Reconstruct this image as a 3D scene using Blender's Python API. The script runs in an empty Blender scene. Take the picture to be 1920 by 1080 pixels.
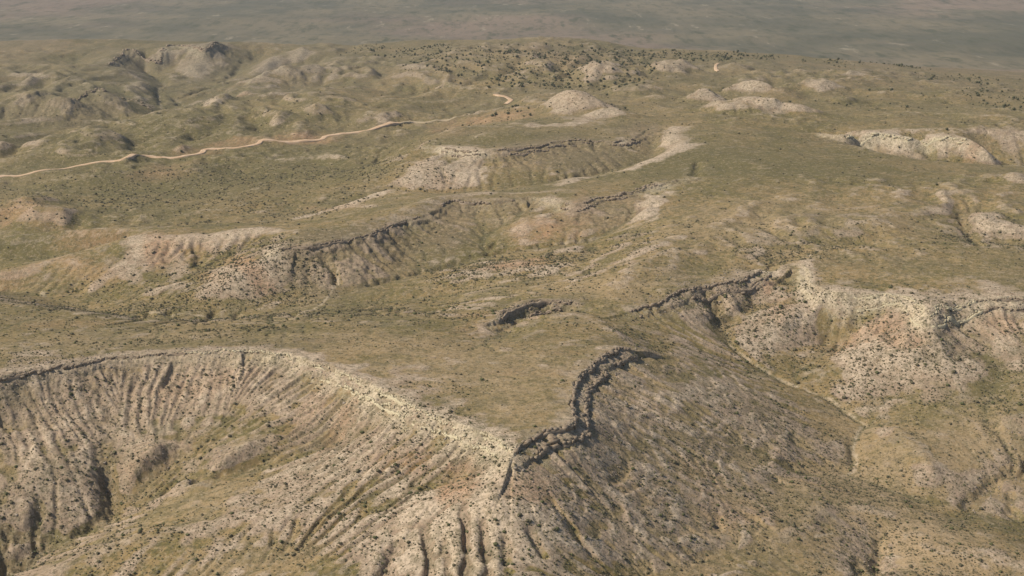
import bpy, math, time
import numpy as np
from mathutils import Vector
T0 = time.time()
R = math.radians

# ------------------------------------------------------------------ camera, sky, sun, exposure
EYE = 300.0                      # helicopter height over the valley floor, metres
FOC = 2637.0                     # focal length in photo pixels (photo 1920 wide)
PITCH = 14.7
scene = bpy.context.scene
cam_d = bpy.data.cameras.new("camera")
cam = bpy.data.objects.new("camera", cam_d)
scene.collection.objects.link(cam)
cam.location = (0, 0, EYE)
cam.rotation_euler = (R(90 - PITCH), 0, 0)
cam_d.sensor_width = 36.0
cam_d.lens = 36.0 * FOC / 1920.0
cam_d.clip_start = 1.0
cam_d.clip_end = 200000.0
scene.camera = cam

SUN_EL, SUN_AZ = 45.5, 100.0      # azimuth measured from +Y towards -X (sun on the left, a little behind the camera)
world = bpy.data.worlds.new("World")
scene.world = world
world.use_nodes = True
wn = world.node_tree
bg = wn.nodes["Background"]
sky = wn.nodes.new("ShaderNodeTexSky")
sky.sky_type = 'NISHITA'
sky.sun_disc = False
sky.sun_elevation = R(SUN_EL)
sky.sun_rotation = R(-SUN_AZ)
wn.links.new(sky.outputs[0], bg.inputs[0])
bg.inputs[1].default_value = 0.085
sd = bpy.data.lights.new("sun", 'SUN')
sun = bpy.data.objects.new("sun", sd)
scene.collection.objects.link(sun)
sd.energy = 4.2
sd.angle = R(0.5)
sd.color = (1.0, 0.92, 0.79)
to_sun = Vector((-math.sin(R(SUN_AZ)) * math.cos(R(SUN_EL)), math.cos(R(SUN_AZ)) * math.cos(R(SUN_EL)), math.sin(R(SUN_EL))))
sun.rotation_euler = to_sun.to_track_quat('Z', 'Y').to_euler()
scene.view_settings.view_transform = 'Standard'
scene.view_settings.look = 'None'
scene.view_settings.exposure = 0.12
scene.view_settings.gamma = 1.0
scene.cycles.max_bounces = 4
scene.cycles.diffuse_bounces = 2
scene.cycles.volume_bounces = 0

# ------------------------------------------------------------------ numpy noise helpers
def _hash(ix, iy, seed):
    h = (ix.astype(np.uint32) * np.uint32(374761393)) ^ (iy.astype(np.uint32) * np.uint32(668265263)) ^ np.uint32((seed * 2246822519) & 0xffffffff)
    h = (h ^ (h >> np.uint32(13))) * np.uint32(1274126177)
    return h ^ (h >> np.uint32(16))
def perlin(x, y, seed=0):
    x = np.asarray(x, np.float32); y = np.asarray(y, np.float32)
    fx = np.floor(x); fy = np.floor(y)
    ix = fx.astype(np.int64); iy = fy.astype(np.int64)
    dx = x - fx; dy = y - fy
    def g(a, b, ddx, ddy):
        h = _hash(ix + a, iy + b, seed).astype(np.float32) * np.float32(2 * np.pi / 4294967296.0)
        return np.cos(h) * ddx + np.sin(h) * ddy
    u = dx * dx * dx * (dx * (dx * 6 - 15) + 10); v = dy * dy * dy * (dy * (dy * 6 - 15) + 10)
    a = g(0, 0, dx, dy); b = g(1, 0, dx - 1, dy); c = g(0, 1, dx, dy - 1); d = g(1, 1, dx - 1, dy - 1)
    return (a + (b - a) * u + (c - a) * v + (a - b - c + d) * u * v) * 1.5
def fbm(x, y, octaves, seed=0, gain=0.5, lac=2.03):
    s = 0; a = 1.0; f = 1.0
    for o in range(octaves):
        s = s + a * perlin(x * f + 17.3 * o, y * f - 9.1 * o, seed + o)
        a *= gain; f *= lac
    return s
def sstep(a, b, x):
    t = np.clip((x - a) / (b - a), 0, 1)
    return t * t * (3 - 2 * t)
def blur(a, s):
    n = max(1, int(3 * s)); k = np.exp(-0.5 * (np.arange(-n, n + 1) / s) ** 2); k /= k.sum()
    for ax in (0, 1):
        p = np.pad(a, [(n, n) if i == ax else (0, 0) for i in (0, 1)], mode='edge')
        o = np.zeros_like(a)
        for i, w in enumerate(k):
            o += w * (p[i:i + a.shape[0], :] if ax == 0 else p[:, i:i + a.shape[1]])
        a = o
    return a

# ------------------------------------------------------------------ survey: photo point + height -> ground position
cp, sp = math.cos(R(PITCH)), math.sin(R(PITCH))
def ray(u, v):
    a, b = (u - 960.0), -(v - 540.0)
    return a, FOC * cp + b * sp, -FOC * sp + b * cp
def ground(u, v, z):
    dx, dy, dz = ray(u, v)
    t = (EYE - z) / (-dz)
    return dx * t, dy * t
def pt(p):
    """(u, v, z) or (u, v, z, push, z2): the second form stands 'push' metres behind the first, at height z2."""
    x, y = ground(p[0], p[1], p[2]); z = p[2]
    if len(p) == 5:
        r = math.hypot(x, y); x *= (r + p[3]) / r; y *= (r + p[3]) / r; z = p[4]
    return math.atan2(x, y), math.log(math.hypot(x, y)), z

LINES = {
 # ---- near mesa with the long curved white rim
 'rimA': [(-250,760,58),(-60,712,58),(0,702,58),(60,692,58),(120,682,58),(200,668,58),(300,660,59),(400,656,60),(480,657,60),(560,668,60),(640,695,60),(700,720,60),(760,750,60),(820,775,60),(880,797,60),(940,822,60),(962,848,59)],
 'rimB': [(962,848,59),(975,830,60),(1020,808,60),(1060,795,60),(1075,775,60),(1072,740,59.5),(1085,710,59),(1110,680,58),(1150,652,57),(1178,648,55)],
 'mesaA1': [(-250,640,57),(0,640,57),(200,640,56),(500,635,57),(750,660,58),(950,720,59)],
 'mesaA2': [(1000,690,58),(1060,650,57),(1120,630,55.5)],
 'backA': [(-250,545,46),(0,566,48),(150,588,48),(300,610,49),(450,606,50),(560,603,51),(700,601,52),(800,606,51.5),(870,615,50.5)],
 'backA2': [(975,597,52),(1000,592,52.5),(1040,586,52),(1080,584,51),(1110,592,51),(1160,625,53)],
 'bowl': [(900,648,54),(945,630,50),(952,606,46.5),(985,592,45.5),(1030,584,46),(1080,582,47),(1130,596,49),(1170,625,48)],
 'bowlridge': [(880,612,50),(918,602,51),(945,585,51.5),(985,568,51.5),(1030,560,51.5),(1090,565,51)],
 # ---- slope under the white rim and its gullies
 'TA': [(200,790,36),(190,860,25),(205,900,18),(215,950,10),(185,990,6),(100,1020,1),(50,1060,-4),(0,1085,-8),(-120,1130,-14)],
 'TB': [(-10,850,29),(60,930,19),(35,1000,7),(50,1060,-4)],
 'TB2': [(-250,900,22),(-100,1000,8),(0,1085,-8)],
 'spurAB': [(110,835,34.5),(120,900,23.5),(132,950,14),(135,990,7.5)],
 'T2': [(640,825,37),(530,860,30.5),(430,890,25),(340,915,19),(260,940,13),(215,950,10)],
 'TC': [(420,805,36),(360,850,28),(300,880,22),(228,940,12)],
 'spur2': [(300,825,35.5),(260,870,26),(228,915,15.5)],
 'spur3': [(470,825,37.5),(400,872,31),(320,900,24)],
 'foot': [(0,800,36),(100,790,38),(300,775,38),(450,780,39)],
 'foreridge': [(860,900,44),(780,910,41),(700,925,37),(600,942,33),(480,965,28),(350,985,24),(230,1010,19),(130,1050,13),(60,1090,8),(-20,1160,0)],
 'T3': [(740,985,33),(640,1010,27),(560,1030,23),(430,1080,17),(300,1150,10)],
 'nose': [(962,850,59),(950,880,54.5),(930,910,50),(920,950,46)],
 'band': [(770,950,39),(850,945,43),(930,950,46),(1000,950,45),(1060,960,41)],
 'bottom': [(-200,1200,-10),(200,1180,6),(560,1130,18),(700,1080,24),(780,1080,26),(850,1080,30),(960,1085,33),(1060,1080,28),(1200,1085,15)],
 # ---- east slope of the nose and the valley
 'eastsh': [(985,872,55),(1040,847,54.8),(1090,818,55.5),(1118,782,55.5),(1115,745,55.5),(1130,712,54),(1155,685,53),(1200,668,50.5)],
 'eastslope': [(1210,650,50),(1240,700,43),(1250,780,37),(1225,860,34.5),(1180,930,32),(1120,1010,28)],
 'eastfoot': [(1300,690,35),(1400,750,25),(1460,800,18),(1445,868,13),(1390,900,17),(1360,960,15.5),(1350,1010,12)],
 'T7': [(1170,625,48),(1210,645,45),(1270,672,38),(1340,690,30),(1410,705,22),(1470,718,15)],
 'T4': [(1340,600,32),(1362,640,27),(1410,680,21),(1470,716,15),(1540,740,10.5),(1590,775,7),(1622,800,4.5),(1605,830,2),(1600,865,-.5),(1588,890,-2.5),(1640,912,-5),(1700,932,-7),(1760,955,-9),(1830,965,-11),(1920,990,-14),(2150,1050,-22)],
 'T9': [(1400,870,8),(1480,885,3.5),(1588,890,-2.5)],
 'hill1': [(1450,905,8),(1550,940,7),(1480,1000,8),(1400,1040,8),(1300,1060,9)],
 'hill2': [(1750,1010,0),(1900,1050,-4),(2100,1090,-10)],
 'hill3': [(1480,830,8.5),(1540,850,5)],
 'T10': [(1530,940,5),(1660,960,1),(1650,1020,-4),(1640,1085,-11)],
 'bottom2': [(1200,1085,15),(1400,1085,7),(1560,1080,1),(1700,1085,-3),(1950,1110,-10)],
 'hill4': [(1680,800,10.5),(1720,840,7),(1750,880,3),(1765,905,-3)],
 'T8': [(1770,735,17),(1830,775,12),(1880,815,7),(1930,850,2),(1900,890,-3),(1850,930,-8),(1820,960,-11)],
 'hill5': [(1900,780,16),(2000,810,10),(2100,850,6)],
 # ---- right mesa
 'rimC': [(1440,508,51),(1500,497,54),(1520,520,53),(1532,537,52),(1580,548,52),(1650,550,52),(1710,556,52),(1738,580,51),(1765,568,52),(1800,562,52),(1860,558,52),(1930,556,52),(2200,556,52)],
 'topC': [(1560,490,55),(1700,480,56),(1850,478,56),(2200,478,56)],
 'topC2': [(1570,470,55),(1700,462,57),(1830,465,57),(1920,462,56)],
 'spurC1': [(1532,537,52),(1500,560,46.5),(1450,600,37.5),(1400,620,32),(1380,640,28)],
 'spurC1b': [(1560,640,24),(1480,655,24),(1420,665,23.5)],
 'hollowC1': [(1610,565,46),(1600,610,35),(1570,650,24),(1500,690,17.5),(1490,718,14)],
 'spurC2': [(1738,582,50.5),(1720,620,41),(1690,660,31),(1640,690,23),(1610,710,18)],
 'spurC2b': [(1738,582,50.5),(1760,640,37),(1770,690,26),(1760,720,19)],
 'hollowC2': [(1790,580,46),(1830,630,35),(1860,680,25),(1870,710,20),(1830,775,12)],
 'spurC3': [(1930,570,48),(1930,640,34),(1925,690,25)],
 'footC': [(1600,745,11.5),(1680,740,13),(1740,740,16)],
 # ---- slopes behind the nose, centre
 'rimD': [(1180,583,48),(1240,562,50),(1290,543,51.5),(1340,530,52.5),(1390,522,53.5),(1425,505,54)],
 'footD': [(1180,602,46),(1250,594,43.5),(1310,582,43.5),(1370,566,45),(1400,552,46.5)],
 'hollowD': [(1412,548,45.5),(1400,580,39.5),(1365,598,35),(1340,600,32)],
 'noseD': [(1200,610,45),(1270,640,38),(1330,660,30)],
 'T5': [(1425,512,49),(1500,486,52),(1570,466,54),(1650,448,55.5),(1760,432,57)],
 'slopeD': [(1150,540,52),(1200,500,55),(1300,460,58),(1400,430,60),(1500,440,59),(1600,435,60)],
 'R1': [(1500,380,63),(1400,405,62),(1280,445,59),(1200,473,56),(1135,502,52),(1060,538,46.5),(1000,548,44),(940,553,43),(900,560,40),(860,572,36),(800,592,29)],
 'R1b': [(940,553,43),(930,570,43),(945,585,46)],
 # ---- first canyon behind
 'K1': [(1225,395,55),(1180,412,50),(1110,450,43),(1040,462,40),(960,470,37),(900,486,33.5),(850,496,31),(760,520,27.5),(700,537,25),(620,557,22),(530,585,19.5),(450,597,18),(380,601,17),(300,603,16),(200,587,14),(80,552,12),(0,538,11),(-250,520,6)],
 'K1s': [(1120,460,44),(1100,490,44),(1090,520,43),(960,535,35),(860,552,27),(760,560,25),(640,575,21)],
 'K1bench': [(1090,455,46),(1000,485,40.5),(900,505,34),(800,530,29)],
 'rimE': [(1300,332,63.5),(1290,336,63.5),(1252,343,62.5),(1215,355,61),(1180,362,60.5),(1120,372,59),(1080,387,57),(1055,380,57),(1000,372,56),(930,378,55.5),(880,378,55),(840,377,54.5),(825,388,53.5),(800,402,51.5),(760,414,50.5),(700,438,49),(640,452,48),(600,459,47.5),(560,462,47),(515,465,46.5)],
 'spurE': [(1255,342,63),(1240,362,62.5),(1215,388,60),(1195,405,55)],
 'spurE2': [(1055,380,57),(1030,405,51.5),(985,430,45.5),(930,462,37.5)],
 'spurE3': [(825,388,53.5),(850,410,48.5),(870,440,41.5)],
 'floorE': [(1150,425,47.5),(1090,432,47)],
 'floorE2': [(960,415,46.5),(920,435,41.5),(900,460,37)],
 'floorE3': [(780,440,43.5),(760,480,34.5),(740,510,29)],
 'spurE4': [(650,455,46.5),(660,490,38),(650,530,27.5)],
 'gulE': [(600,462,46),(625,490,38),(630,545,24)],
 'mesaE': [(560,445,49),(640,432,50),(740,405,53),(850,365,57),(1000,362,58),(1150,357,61)],
 'whiteF': [(280,455,39),(330,449,41),(400,441,43.5),(460,433,46),(500,432,47),(540,440,48),(515,465,46.5)],
 'spurF': [(515,465,46.5),(490,490,40),(450,515,34),(390,540,27)],
 'hollowF': [(440,470,38),(390,500,31),(340,520,26.5),(300,545,22)],
 'spurF2': [(280,455,39),(240,490,30),(200,515,24),(160,540,18)],
 'footF': [(560,540,24.5),(480,560,22),(380,570,20),(250,560,17),(130,545,13.5)],
 'hillsF': [(-100,520,17),(50,500,24),(160,470,31),(250,450,38),(300,436,41)],
 'hillsF2': [(-200,480,16),(0,455,26),(120,440,32),(240,432,38),(330,428,40)],
 'TF': [(-200,505,10),(0,490,17),(120,478,21),(240,452,30)],
 # ---- broad valley behind the finger
 'G': [(-250,470,8),(0,455,14),(60,445,16),(160,432,19),(280,420,22),(400,412,25),(520,400,27),(640,385,30),(740,362,33)],
 'G2': [(-250,395,16),(0,385,18),(150,375,20),(300,360,22),(450,345,25),(600,325,29),(720,300,34)],
 'ridgeG': [(540,418,31.5),(600,402,34.5),(680,375,40),(720,357,44),(760,362,47),(800,375,51)],
 'redhill': [(-250,420,22),(0,395,26),(60,395,26),(120,415,24)],
 'K2': [(1225,262,60),(1225,285,55),(1205,302,51),(1130,321,46.5),(1050,337,42.5),(960,350,40),(880,356,38),(800,362,36),(740,362,33)],
 'rimH': [(1262,232,65),(1235,235,65),(1170,262,63.5),(1110,264,63),(1050,268,62.5),(980,280,61),(900,284,60),(850,281,59),(825,280,58),(800,276,56)],
 'spurH': [(835,282,58.5),(800,310,50.5),(770,335,44),(750,345,39)],
 'spurH2': [(890,285,59.5),(880,320,48.5),(870,345,41)],
 'spurH3': [(1170,263,63.5),(1165,290,56)],
 'footH': [(1000,330,45),(1080,322,48),(1160,305,51)],
 'topH': [(860,265,60.5),(980,255,63),(1100,240,66),(1250,228,66)],
 'rimH2': [(790,278,55),(830,258,58),(870,243,61),(930,240,62.5),(1000,236,63.5),(1060,230,65),(1100,222,67),(1150,213,69)],
 'R2': [(1400,250,66),(1300,262,66.5),(1262,280,65.5),(1240,293,63),(1180,315,59.5),(1130,327,57),(1080,334,55.5),(1045,347,54.5),(960,362,55)],
 'spurR2': [(1290,240,67),(1262,240,66.5),(1250,262,65)],
 # ---- plateau
 'P1': [(1400,300,66),(1500,350,65),(1650,370,64),(1800,350,62),(2200,340,60)],
 'P2': [(1350,225,68),(1450,240,66),(1400,340,65)],
 'P3': [(1640,420,62),(1720,400,62),(1780,395,61)],
 'K3': [(1795,385,59.5),(1805,405,57),(1810,430,52),(1835,455,49),(1900,470,48),(2000,478,46)],
 'K3e': [(1830,392,61),(1850,420,58),(1900,425,58),(2100,430,57)],
 'edgeE': [(1500,245,63.5),(1560,261,62.5),(1600,272,61.5),(1700,297,60),(1790,304,58.5),(1870,308,57),(2150,318,54)],
 'edgeEt': [(1520,250,63,18,60),(1600,272,61.5,50,52),(1700,297,60,75,45),(1790,304,58.5,80,42),(1870,308,57,80,40),(2150,318,54,90,36)],
 'scarp': [(1530,247,64),(1580,258,64),(1600,254,65.5),(1640,252,66),(1700,256,65.5),(1760,258,65),(1800,260,65),(1825,266,64)],
 'scarpTop': [(1600,246,66),(1700,248,66.5),(1800,249,66.5),(1840,246,66.5)],
 'gulS': [(1700,262,60),(1740,277,54)],
 'scarpspur': [(1825,266,64),(1850,285,56),(1872,303,47)],
 'scarp2g': [(1820,255,63),(1850,275,55),(1885,300,46)],
 'scarp2': [(1840,248,66),(1880,250,66),(1960,252,66),(2150,255,65)],
 # ---- far right plateau, hills there come as domes
 'Q1': [(1400,220,66),(1500,225,65),(1700,235,66),(1920,235,66),(2150,240,66)],
 'Q2': [(1300,150,66),(1500,160,65),(1700,175,66),(1920,190,64),(2150,200,62)],
 'Q3': [(1180,225,66),(1290,215,66),(1400,214,65.5)],
 'Q4': [(1000,200,60),(1060,140,62),(1250,150,66)],
 'sky': [(-250,85,52),(0,86,56),(200,82,60),(420,86,62),(640,90,60),(760,84,66),(900,82,72),(1100,82,76),(1170,92,70),(1300,98,68),(1450,106,64),(1600,120,60),(1760,135,58),(1920,152,54),(2150,170,50)],
 # ---- road valley, left hills
 'road': [(-250,360,15),(0,332,21),(130,317,24),(245,294,27),(378,288,28.5),(490,265,33),(612,258,35.5),(750,234,41),(850,224,45),(950,200,50)],
 'belowroad': [(0,350,18),(250,318,23.5),(400,308,25),(600,285,30),(750,262,36),(850,245,43)],
 'hillR1': [(300,262,36),(330,240,42.5),(355,226,46.5),(400,221,47.5),(440,225,45),(470,236,41)],
 'hillR1b': [(345,199,38),(400,190,43),(450,195,44),(480,205,43)],
 'hollR': [(368,250,37),(374,272,31)],
 'hollR2': [(486,215,42),(484,235,37),(491,256,33.5)],
 'hillR1c': [(440,240,42),(430,262,35.5)],
 'hillR2': [(515,236,42),(545,220,47),(600,212,50),(650,210,51),(750,205,51)],
 'hillR0': [(0,270,31),(100,262,34),(170,258,38),(210,250,38),(240,270,32)],
 'hollR0': [(255,235,33),(250,262,30),(245,285,27.5)],
 'V5': [(560,140,42),(420,160,36),(345,186,32),(310,208,30),(220,234,28),(100,264,24.5),(0,292,19),(-250,330,12)],
 'V5b': [(272,124,37),(290,148,35),(312,160,34),(297,172,33),(305,200,31)],
 'V5c': [(480,110,45),(440,135,41),(418,158,37)],
 'M1': [(205,122,54),(222,110,57),(245,99,60),(262,101,60),(300,106,59),(310,96,62),(335,92,64),(360,95,64),(372,98,65),(385,98,66),(400,90,68),(412,88,69)],
 'M1s': [(372,98,65),(371,115,53),(368,135,42)],
 'M1t': [(262,112,51),(300,125,41),(340,138,37.5)],
 'M1u': [(350,112,52),(320,120,45)],
 'M1v': [(412,89,69),(425,105,54),(440,118,46)],
 'M4': [(430,178,38),(470,160,45),(500,145,51),(525,138,55),(560,138,55),(600,135,55),(625,142,51)],
 'M4b': [(520,170,42),(600,160,44),(700,160,50)],
 'M4c': [(490,125,50),(520,112,56),(560,98,62),(580,96,62)],
 'M4d': [(490,135,45),(540,122,48),(600,118,50)],
 'M5': [(150,170,44),(200,163,46),(235,165,45),(262,172,41),(275,160,41)],
 'M5b': [(210,130,48),(240,138,48),(262,155,43)],
 'M6': [(60,210,40),(90,207,42),(130,205,44),(150,190,47),(190,182,49),(195,186,47),(240,190,42),(300,205,32)],
 'M6b': [(80,235,31),(140,225,33),(220,222,31)],
 'M7': [(0,160,46),(30,142,53),(60,148,51),(75,160,47),(100,150,52),(120,155,48)],
 'M7b': [(-100,180,42),(20,180,41),(60,172,42),(110,172,43)],
 'M8': [(-100,215,40),(0,208,42),(40,200,45),(90,193,46)],
 'M8b': [(-60,245,30),(20,235,31),(50,222,33)],
 'far1': [(-250,110,52),(0,115,52),(120,110,53),(180,130,50)],
 'far2': [(640,115,56),(760,140,55),(850,160,54),(940,170,53)],
 'far3': [(700,190,52),(800,190,52),(900,180,52)],
 'redK': [(850,222,48),(900,212,52),(960,205,54),(1000,205,55)],
 'swell': [(1000,120,70),(900,110,70),(820,105,68)],
 'swell2': [(1120,110,72),(1060,120,68),(1000,150,62)],
}
# domes on the plateau: centre photo point of the foot, foot height, half width in photo px, height, depth/width, sharpness
DOMES = [(1085,212,62,95,22,.9,1.3),(1150,222,64,60,7,.8,1.0),(1130,146,68,75,17,1.2,1),(1262,138,68,55,17,1.2,1),(775,148,56,70,14,1.4,1.2),
 (1322,188,66,50,16,1.1,1.2),(1405,172,68,45,12,.8,.8),(1390,208,66,75,15,1.0,1.2),(1480,213,66,70,10,.5,1.2),(1545,172,66,55,13,1.1,1.3),
 (1580,188,66,45,7,.8,1),(1370,132,68,45,10,1.3,1),(1610,145,63,60,7,1.4,1),(1235,185,66,45,7,1,1),(1190,170,66,60,8,1,1),(1450,180,66,60,7,1,1),
 (930,262,60,70,4,.6,1),(600,190,49,70,6,1,1),(700,225,46,70,7,.8,1),(950,100,72,80,9,1,1),(1050,98,74,70,8,1,1),(820,98,66,60,8,1.2,1),
 (60,385,22,60,8,.8,1),(100,418,19,60,7,.8,1),(1900,345,61,60,6,.6,1),(160,340,20,90,6,.6,1),(50,300,24,70,6,.6,1)]
# ledges: name of control line, step heights and where they lie out from the rim (m), from/to fraction of the line
LEDGES = [('rimA',[(1.5,0.5),(1.0,5.0)],.06,.55,1.0),('rimA',[(1.7,0.5),(1.3,6.0)],.55,1,1.0),('rimB',[(2.7,0.0),(2.5,6.5)],0,1,1.0),('rimC',[(1.6,0.5),(2.2,8.0)],.08,1,1),
 ('rimE',[(1.8,0.5),(1.6,7.0)],.0,1,1),('rimH',[(2.0,0.5),(1.8,8.0)],.2,1,1),('bowlridge',[(2.4,1.0),(1.8,8.0)],.1,.98,1),('rimD',[(1.8,0),(1.5,7)],0,1,1),('scarp',[(2.0,2),(2,7)],0,1,1),
 ('M1',[(3,0),(2,9)],0,1,1),('M6',[(3,0)],0,.8,1),('M4',[(3,0)],.2,.9,1),('M8',[(4,0)],0,1,1)]

# ------------------------------------------------------------------ terrain solve on a log-polar grid (cells are square everywhere)
DT = 1.08e-3
TH0, LN0, LN1 = -0.50, math.log(440.0), math.log(8200.0)
NT = int(1.0 / DT) + 1
NL = int((LN1 - LN0) / DT) + 1
Tc = (TH0 + DT * np.arange(NT)).astype(np.float32)
Lc = (LN0 + DT * np.arange(NL)).astype(np.float32)

def densify(P, step, wob, seed):
    P = np.array(P, float); out = [P[:1]]
    for a, b in zip(P[:-1], P[1:]):
        n = max(1, int(math.hypot(b[0] - a[0], b[1] - a[1]) / step))
        t = (np.arange(n) + 1)[:, None] / n
        out.append(a + (b - a) * t)
    Q = np.vstack(out)
    if wob > 0 and len(Q) > 3:
        n = len(Q)
        s = np.arange(n) * step
        f = 1 / (26 * step) / (1 / step)
        w1 = fbm(np.arange(n) * f, np.full(n, seed * 3.7), 4, seed)
        w2 = fbm(np.arange(n) * f, np.full(n, seed * 1.3 + 50), 4, seed + 9)
        env = np.minimum(1, np.minimum(np.arange(n), n - 1 - np.arange(n)) / 12.0)
        Q[:, 0] += wob * w1 * env; Q[:, 1] += wob * w2 * env
    return Q
CTRL = {}
for k, (name, pts) in enumerate(LINES.items()):
    P = [pt(p) for p in pts]
    # smooth the traced corners a little with a Catmull-Rom pass
    P = np.array(P, float)
    Q = [P[0]]
    for i in range(len(P) - 1):
        p0 = P[max(i - 1, 0)]; p1 = P[i]; p2 = P[i + 1]; p3 = P[min(i + 2, len(P) - 1)]
        for t in (0.25, 0.5, 0.75, 1.0):
            c = 0.5 * ((2 * p1) + (-p0 + p2) * t + (2 * p0 - 5 * p1 + 4 * p2 - p3) * t * t + (-p0 + 3 * p1 - 3 * p2 + p3) * t ** 3)
            Q.append(c)
    CTRL[name] = densify(np.array(Q), DT * 0.7, 2.2 * DT, k)

H = None
for lev in (32, 16, 8, 4, 2, 1):
    nl, nt = (NL - 1) // lev + 1, (NT - 1) // lev + 1
    S = np.zeros(nl * nt); W = np.zeros(nl * nt)
    for Q in CTRL.values():
        it = np.rint((Q[:, 0] - TH0) / DT / lev).astype(int); il = np.rint((Q[:, 1] - LN0) / DT / lev).astype(int)
        ok = (it >= 0) & (it < nt) & (il >= 0) & (il < nl)
        idx = il[ok] * nt + it[ok]
        np.add.at(S, idx, Q[ok, 2]); np.add.at(W, idx, 1)
    W = W.reshape(nl, nt); S = S.reshape(nl, nt)
    con = W > 0; val = np.where(con, S / np.maximum(W, 1), 0).astype(np.float32)
    LL = LN0 + DT * lev * np.arange(nl)
    fix = LL > math.log(3500.0)                      # the far plain lies lower
    farz = (-42 + 0 * LL)[:, None] * np.ones(nt)[None]
    con[fix] = True; val[fix] = farz[fix]
    if H is None:
        H = np.full((nl, nt), 30.0, np.float32)
    else:
        yi = np.minimum(np.arange(nl) / 2.0, H.shape[0] - 1.001); xi = np.minimum(np.arange(nt) / 2.0, H.shape[1] - 1.001)
        y0 = yi.astype(int); x0 = xi.astype(int); fy = (yi - y0)[:, None]; fx = (xi - x0)[None]
        H = (H[y0][:, x0] * (1 - fy) * (1 - fx) + H[y0 + 1][:, x0] * fy * (1 - fx) + H[y0][:, x0 + 1] * (1 - fy) * fx + H[y0 + 1][:, x0 + 1] * fy * fx).astype(np.float32)
    for it_ in range({32: 1200, 16: 500, 8: 260, 4: 140, 2: 70, 1: 26}[lev]):
        p = np.pad(H, 1, mode='edge')
        H = 0.25 * (p[:-2, 1:-1] + p[2:, 1:-1] + p[1:-1, :-2] + p[1:-1, 2:])
        H[con] = val[con]
print('solve', round(time.time() - T0, 1))

RR = np.exp(Lc)[:, None]; X = (RR * np.sin(Tc)[None]).astype(np.float32); Y = (RR * np.cos(Tc)[None]).astype(np.float32)
CELL = (RR * DT).astype(np.float32) * np.ones((1, NT), np.float32)
far = sstep(3000, 3600, RR)
# steepen the farther relief
Hd = blur(H[::6, ::6], 9.0); yi = np.minimum(np.arange(NL) / 6.0, Hd.shape[0] - 1.001); xi = np.minimum(np.arange(NT) / 6.0, Hd.shape[1] - 1.001)
y0 = yi.astype(int); x0 = xi.astype(int); fy = (yi - y0)[:, None]; fx = (xi - x0)[None]
Hd = Hd[y0][:, x0] * (1 - fy) * (1 - fx) + Hd[y0 + 1][:, x0] * fy * (1 - fx) + Hd[y0][:, x0 + 1] * (1 - fy) * fx + Hd[y0 + 1][:, x0 + 1] * fy * fx
H = (H + (H - Hd) * (.25 * sstep(1000, 1250, RR) + .45 * sstep(1400, 1900, RR)) * (1 - far)).astype(np.float32)
H = 0.55 * H + 0.45 * blur(H, 2.0)
H = blur(H, 1.3)
for (u, v, z, w, h, asp, shp) in DOMES:
    x0, y0 = ground(u, v, z); r0 = math.hypot(x0, y0); rad = w / FOC * r0 * 1.1
    fx_, fy_ = x0 / r0, y0 / r0
    a = ((X - x0) * fy_ - (Y - y0) * fx_) / rad; b = ((X - x0) * fx_ + (Y - y0) * fy_) / (rad * asp)
    d = np.sqrt(a * a + b * b) + 0.18 * fbm(X / rad * 1.2, Y / rad * 1.2, 3, int(u))
    H += (1.35 if h > 9 else 1.15) * h * np.clip(1 - np.sqrt(d * d + 0.03) + 0.03, 0, 1) ** shp * sstep(1.3, .7, d)
# undulation
H = H.astype(np.float32)
for (u, v, ru, rv) in [(1340,880,110,120),(1420,770,80,90),(1250,960,120,90),(1780,900,60,60),(120,900,60,60)]:
    x_, y_ = ground(u, v, 20); t0 = math.atan2(x_, y_); l0 = math.log(math.hypot(x_, y_)); dp_ = math.atan2(280, math.hypot(x_, y_))
    d_ = np.hypot((Tc[None] - t0) * FOC / ru, (Lc[:, None] - l0) * FOC * math.sin(dp_) * math.cos(dp_) / rv)
    if 'Hsm' not in globals(): Hsm = blur(H, 14.0)
    m_ = 1 - sstep(.5, 1.1, d_); H = (H * (1 - m_) + Hsm * m_).astype(np.float32)
def slope_of(H):
    gy = np.gradient(H, axis=0) / CELL; gx = np.gradient(H, axis=1) / CELL
    return gx, gy, np.hypot(gx, gy)
H += (1 - far) * (1.6 * fbm(X / 95, Y / 95, 3, 5) + 0.35 * fbm(X / 17, Y / 17, 2, 7)) * (0.5 + 0.5 * sstep(700, 1200, RR))
H += (1 - far) * (0.55 * fbm(X / 34, Y / 34, 3, 9) + 0.22 * fbm(X / 7, Y / 7, 2, 11)) * sstep(1600, 900, RR)
H += (1 - far) * sstep(1500, 2200, RR) * 2.0 * fbm(X / 160, Y / 160, 4, 15)
REL = np.zeros_like(H)
H += far * (11 * fbm(X / 420, Y / 420, 3, 27) * sstep(5200, 3600, RR) + 9 * fbm(X / 900, Y / 700, 4, 25) - 4 * np.abs(fbm(X / 330, Y / 330, 3, 29)))

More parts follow.
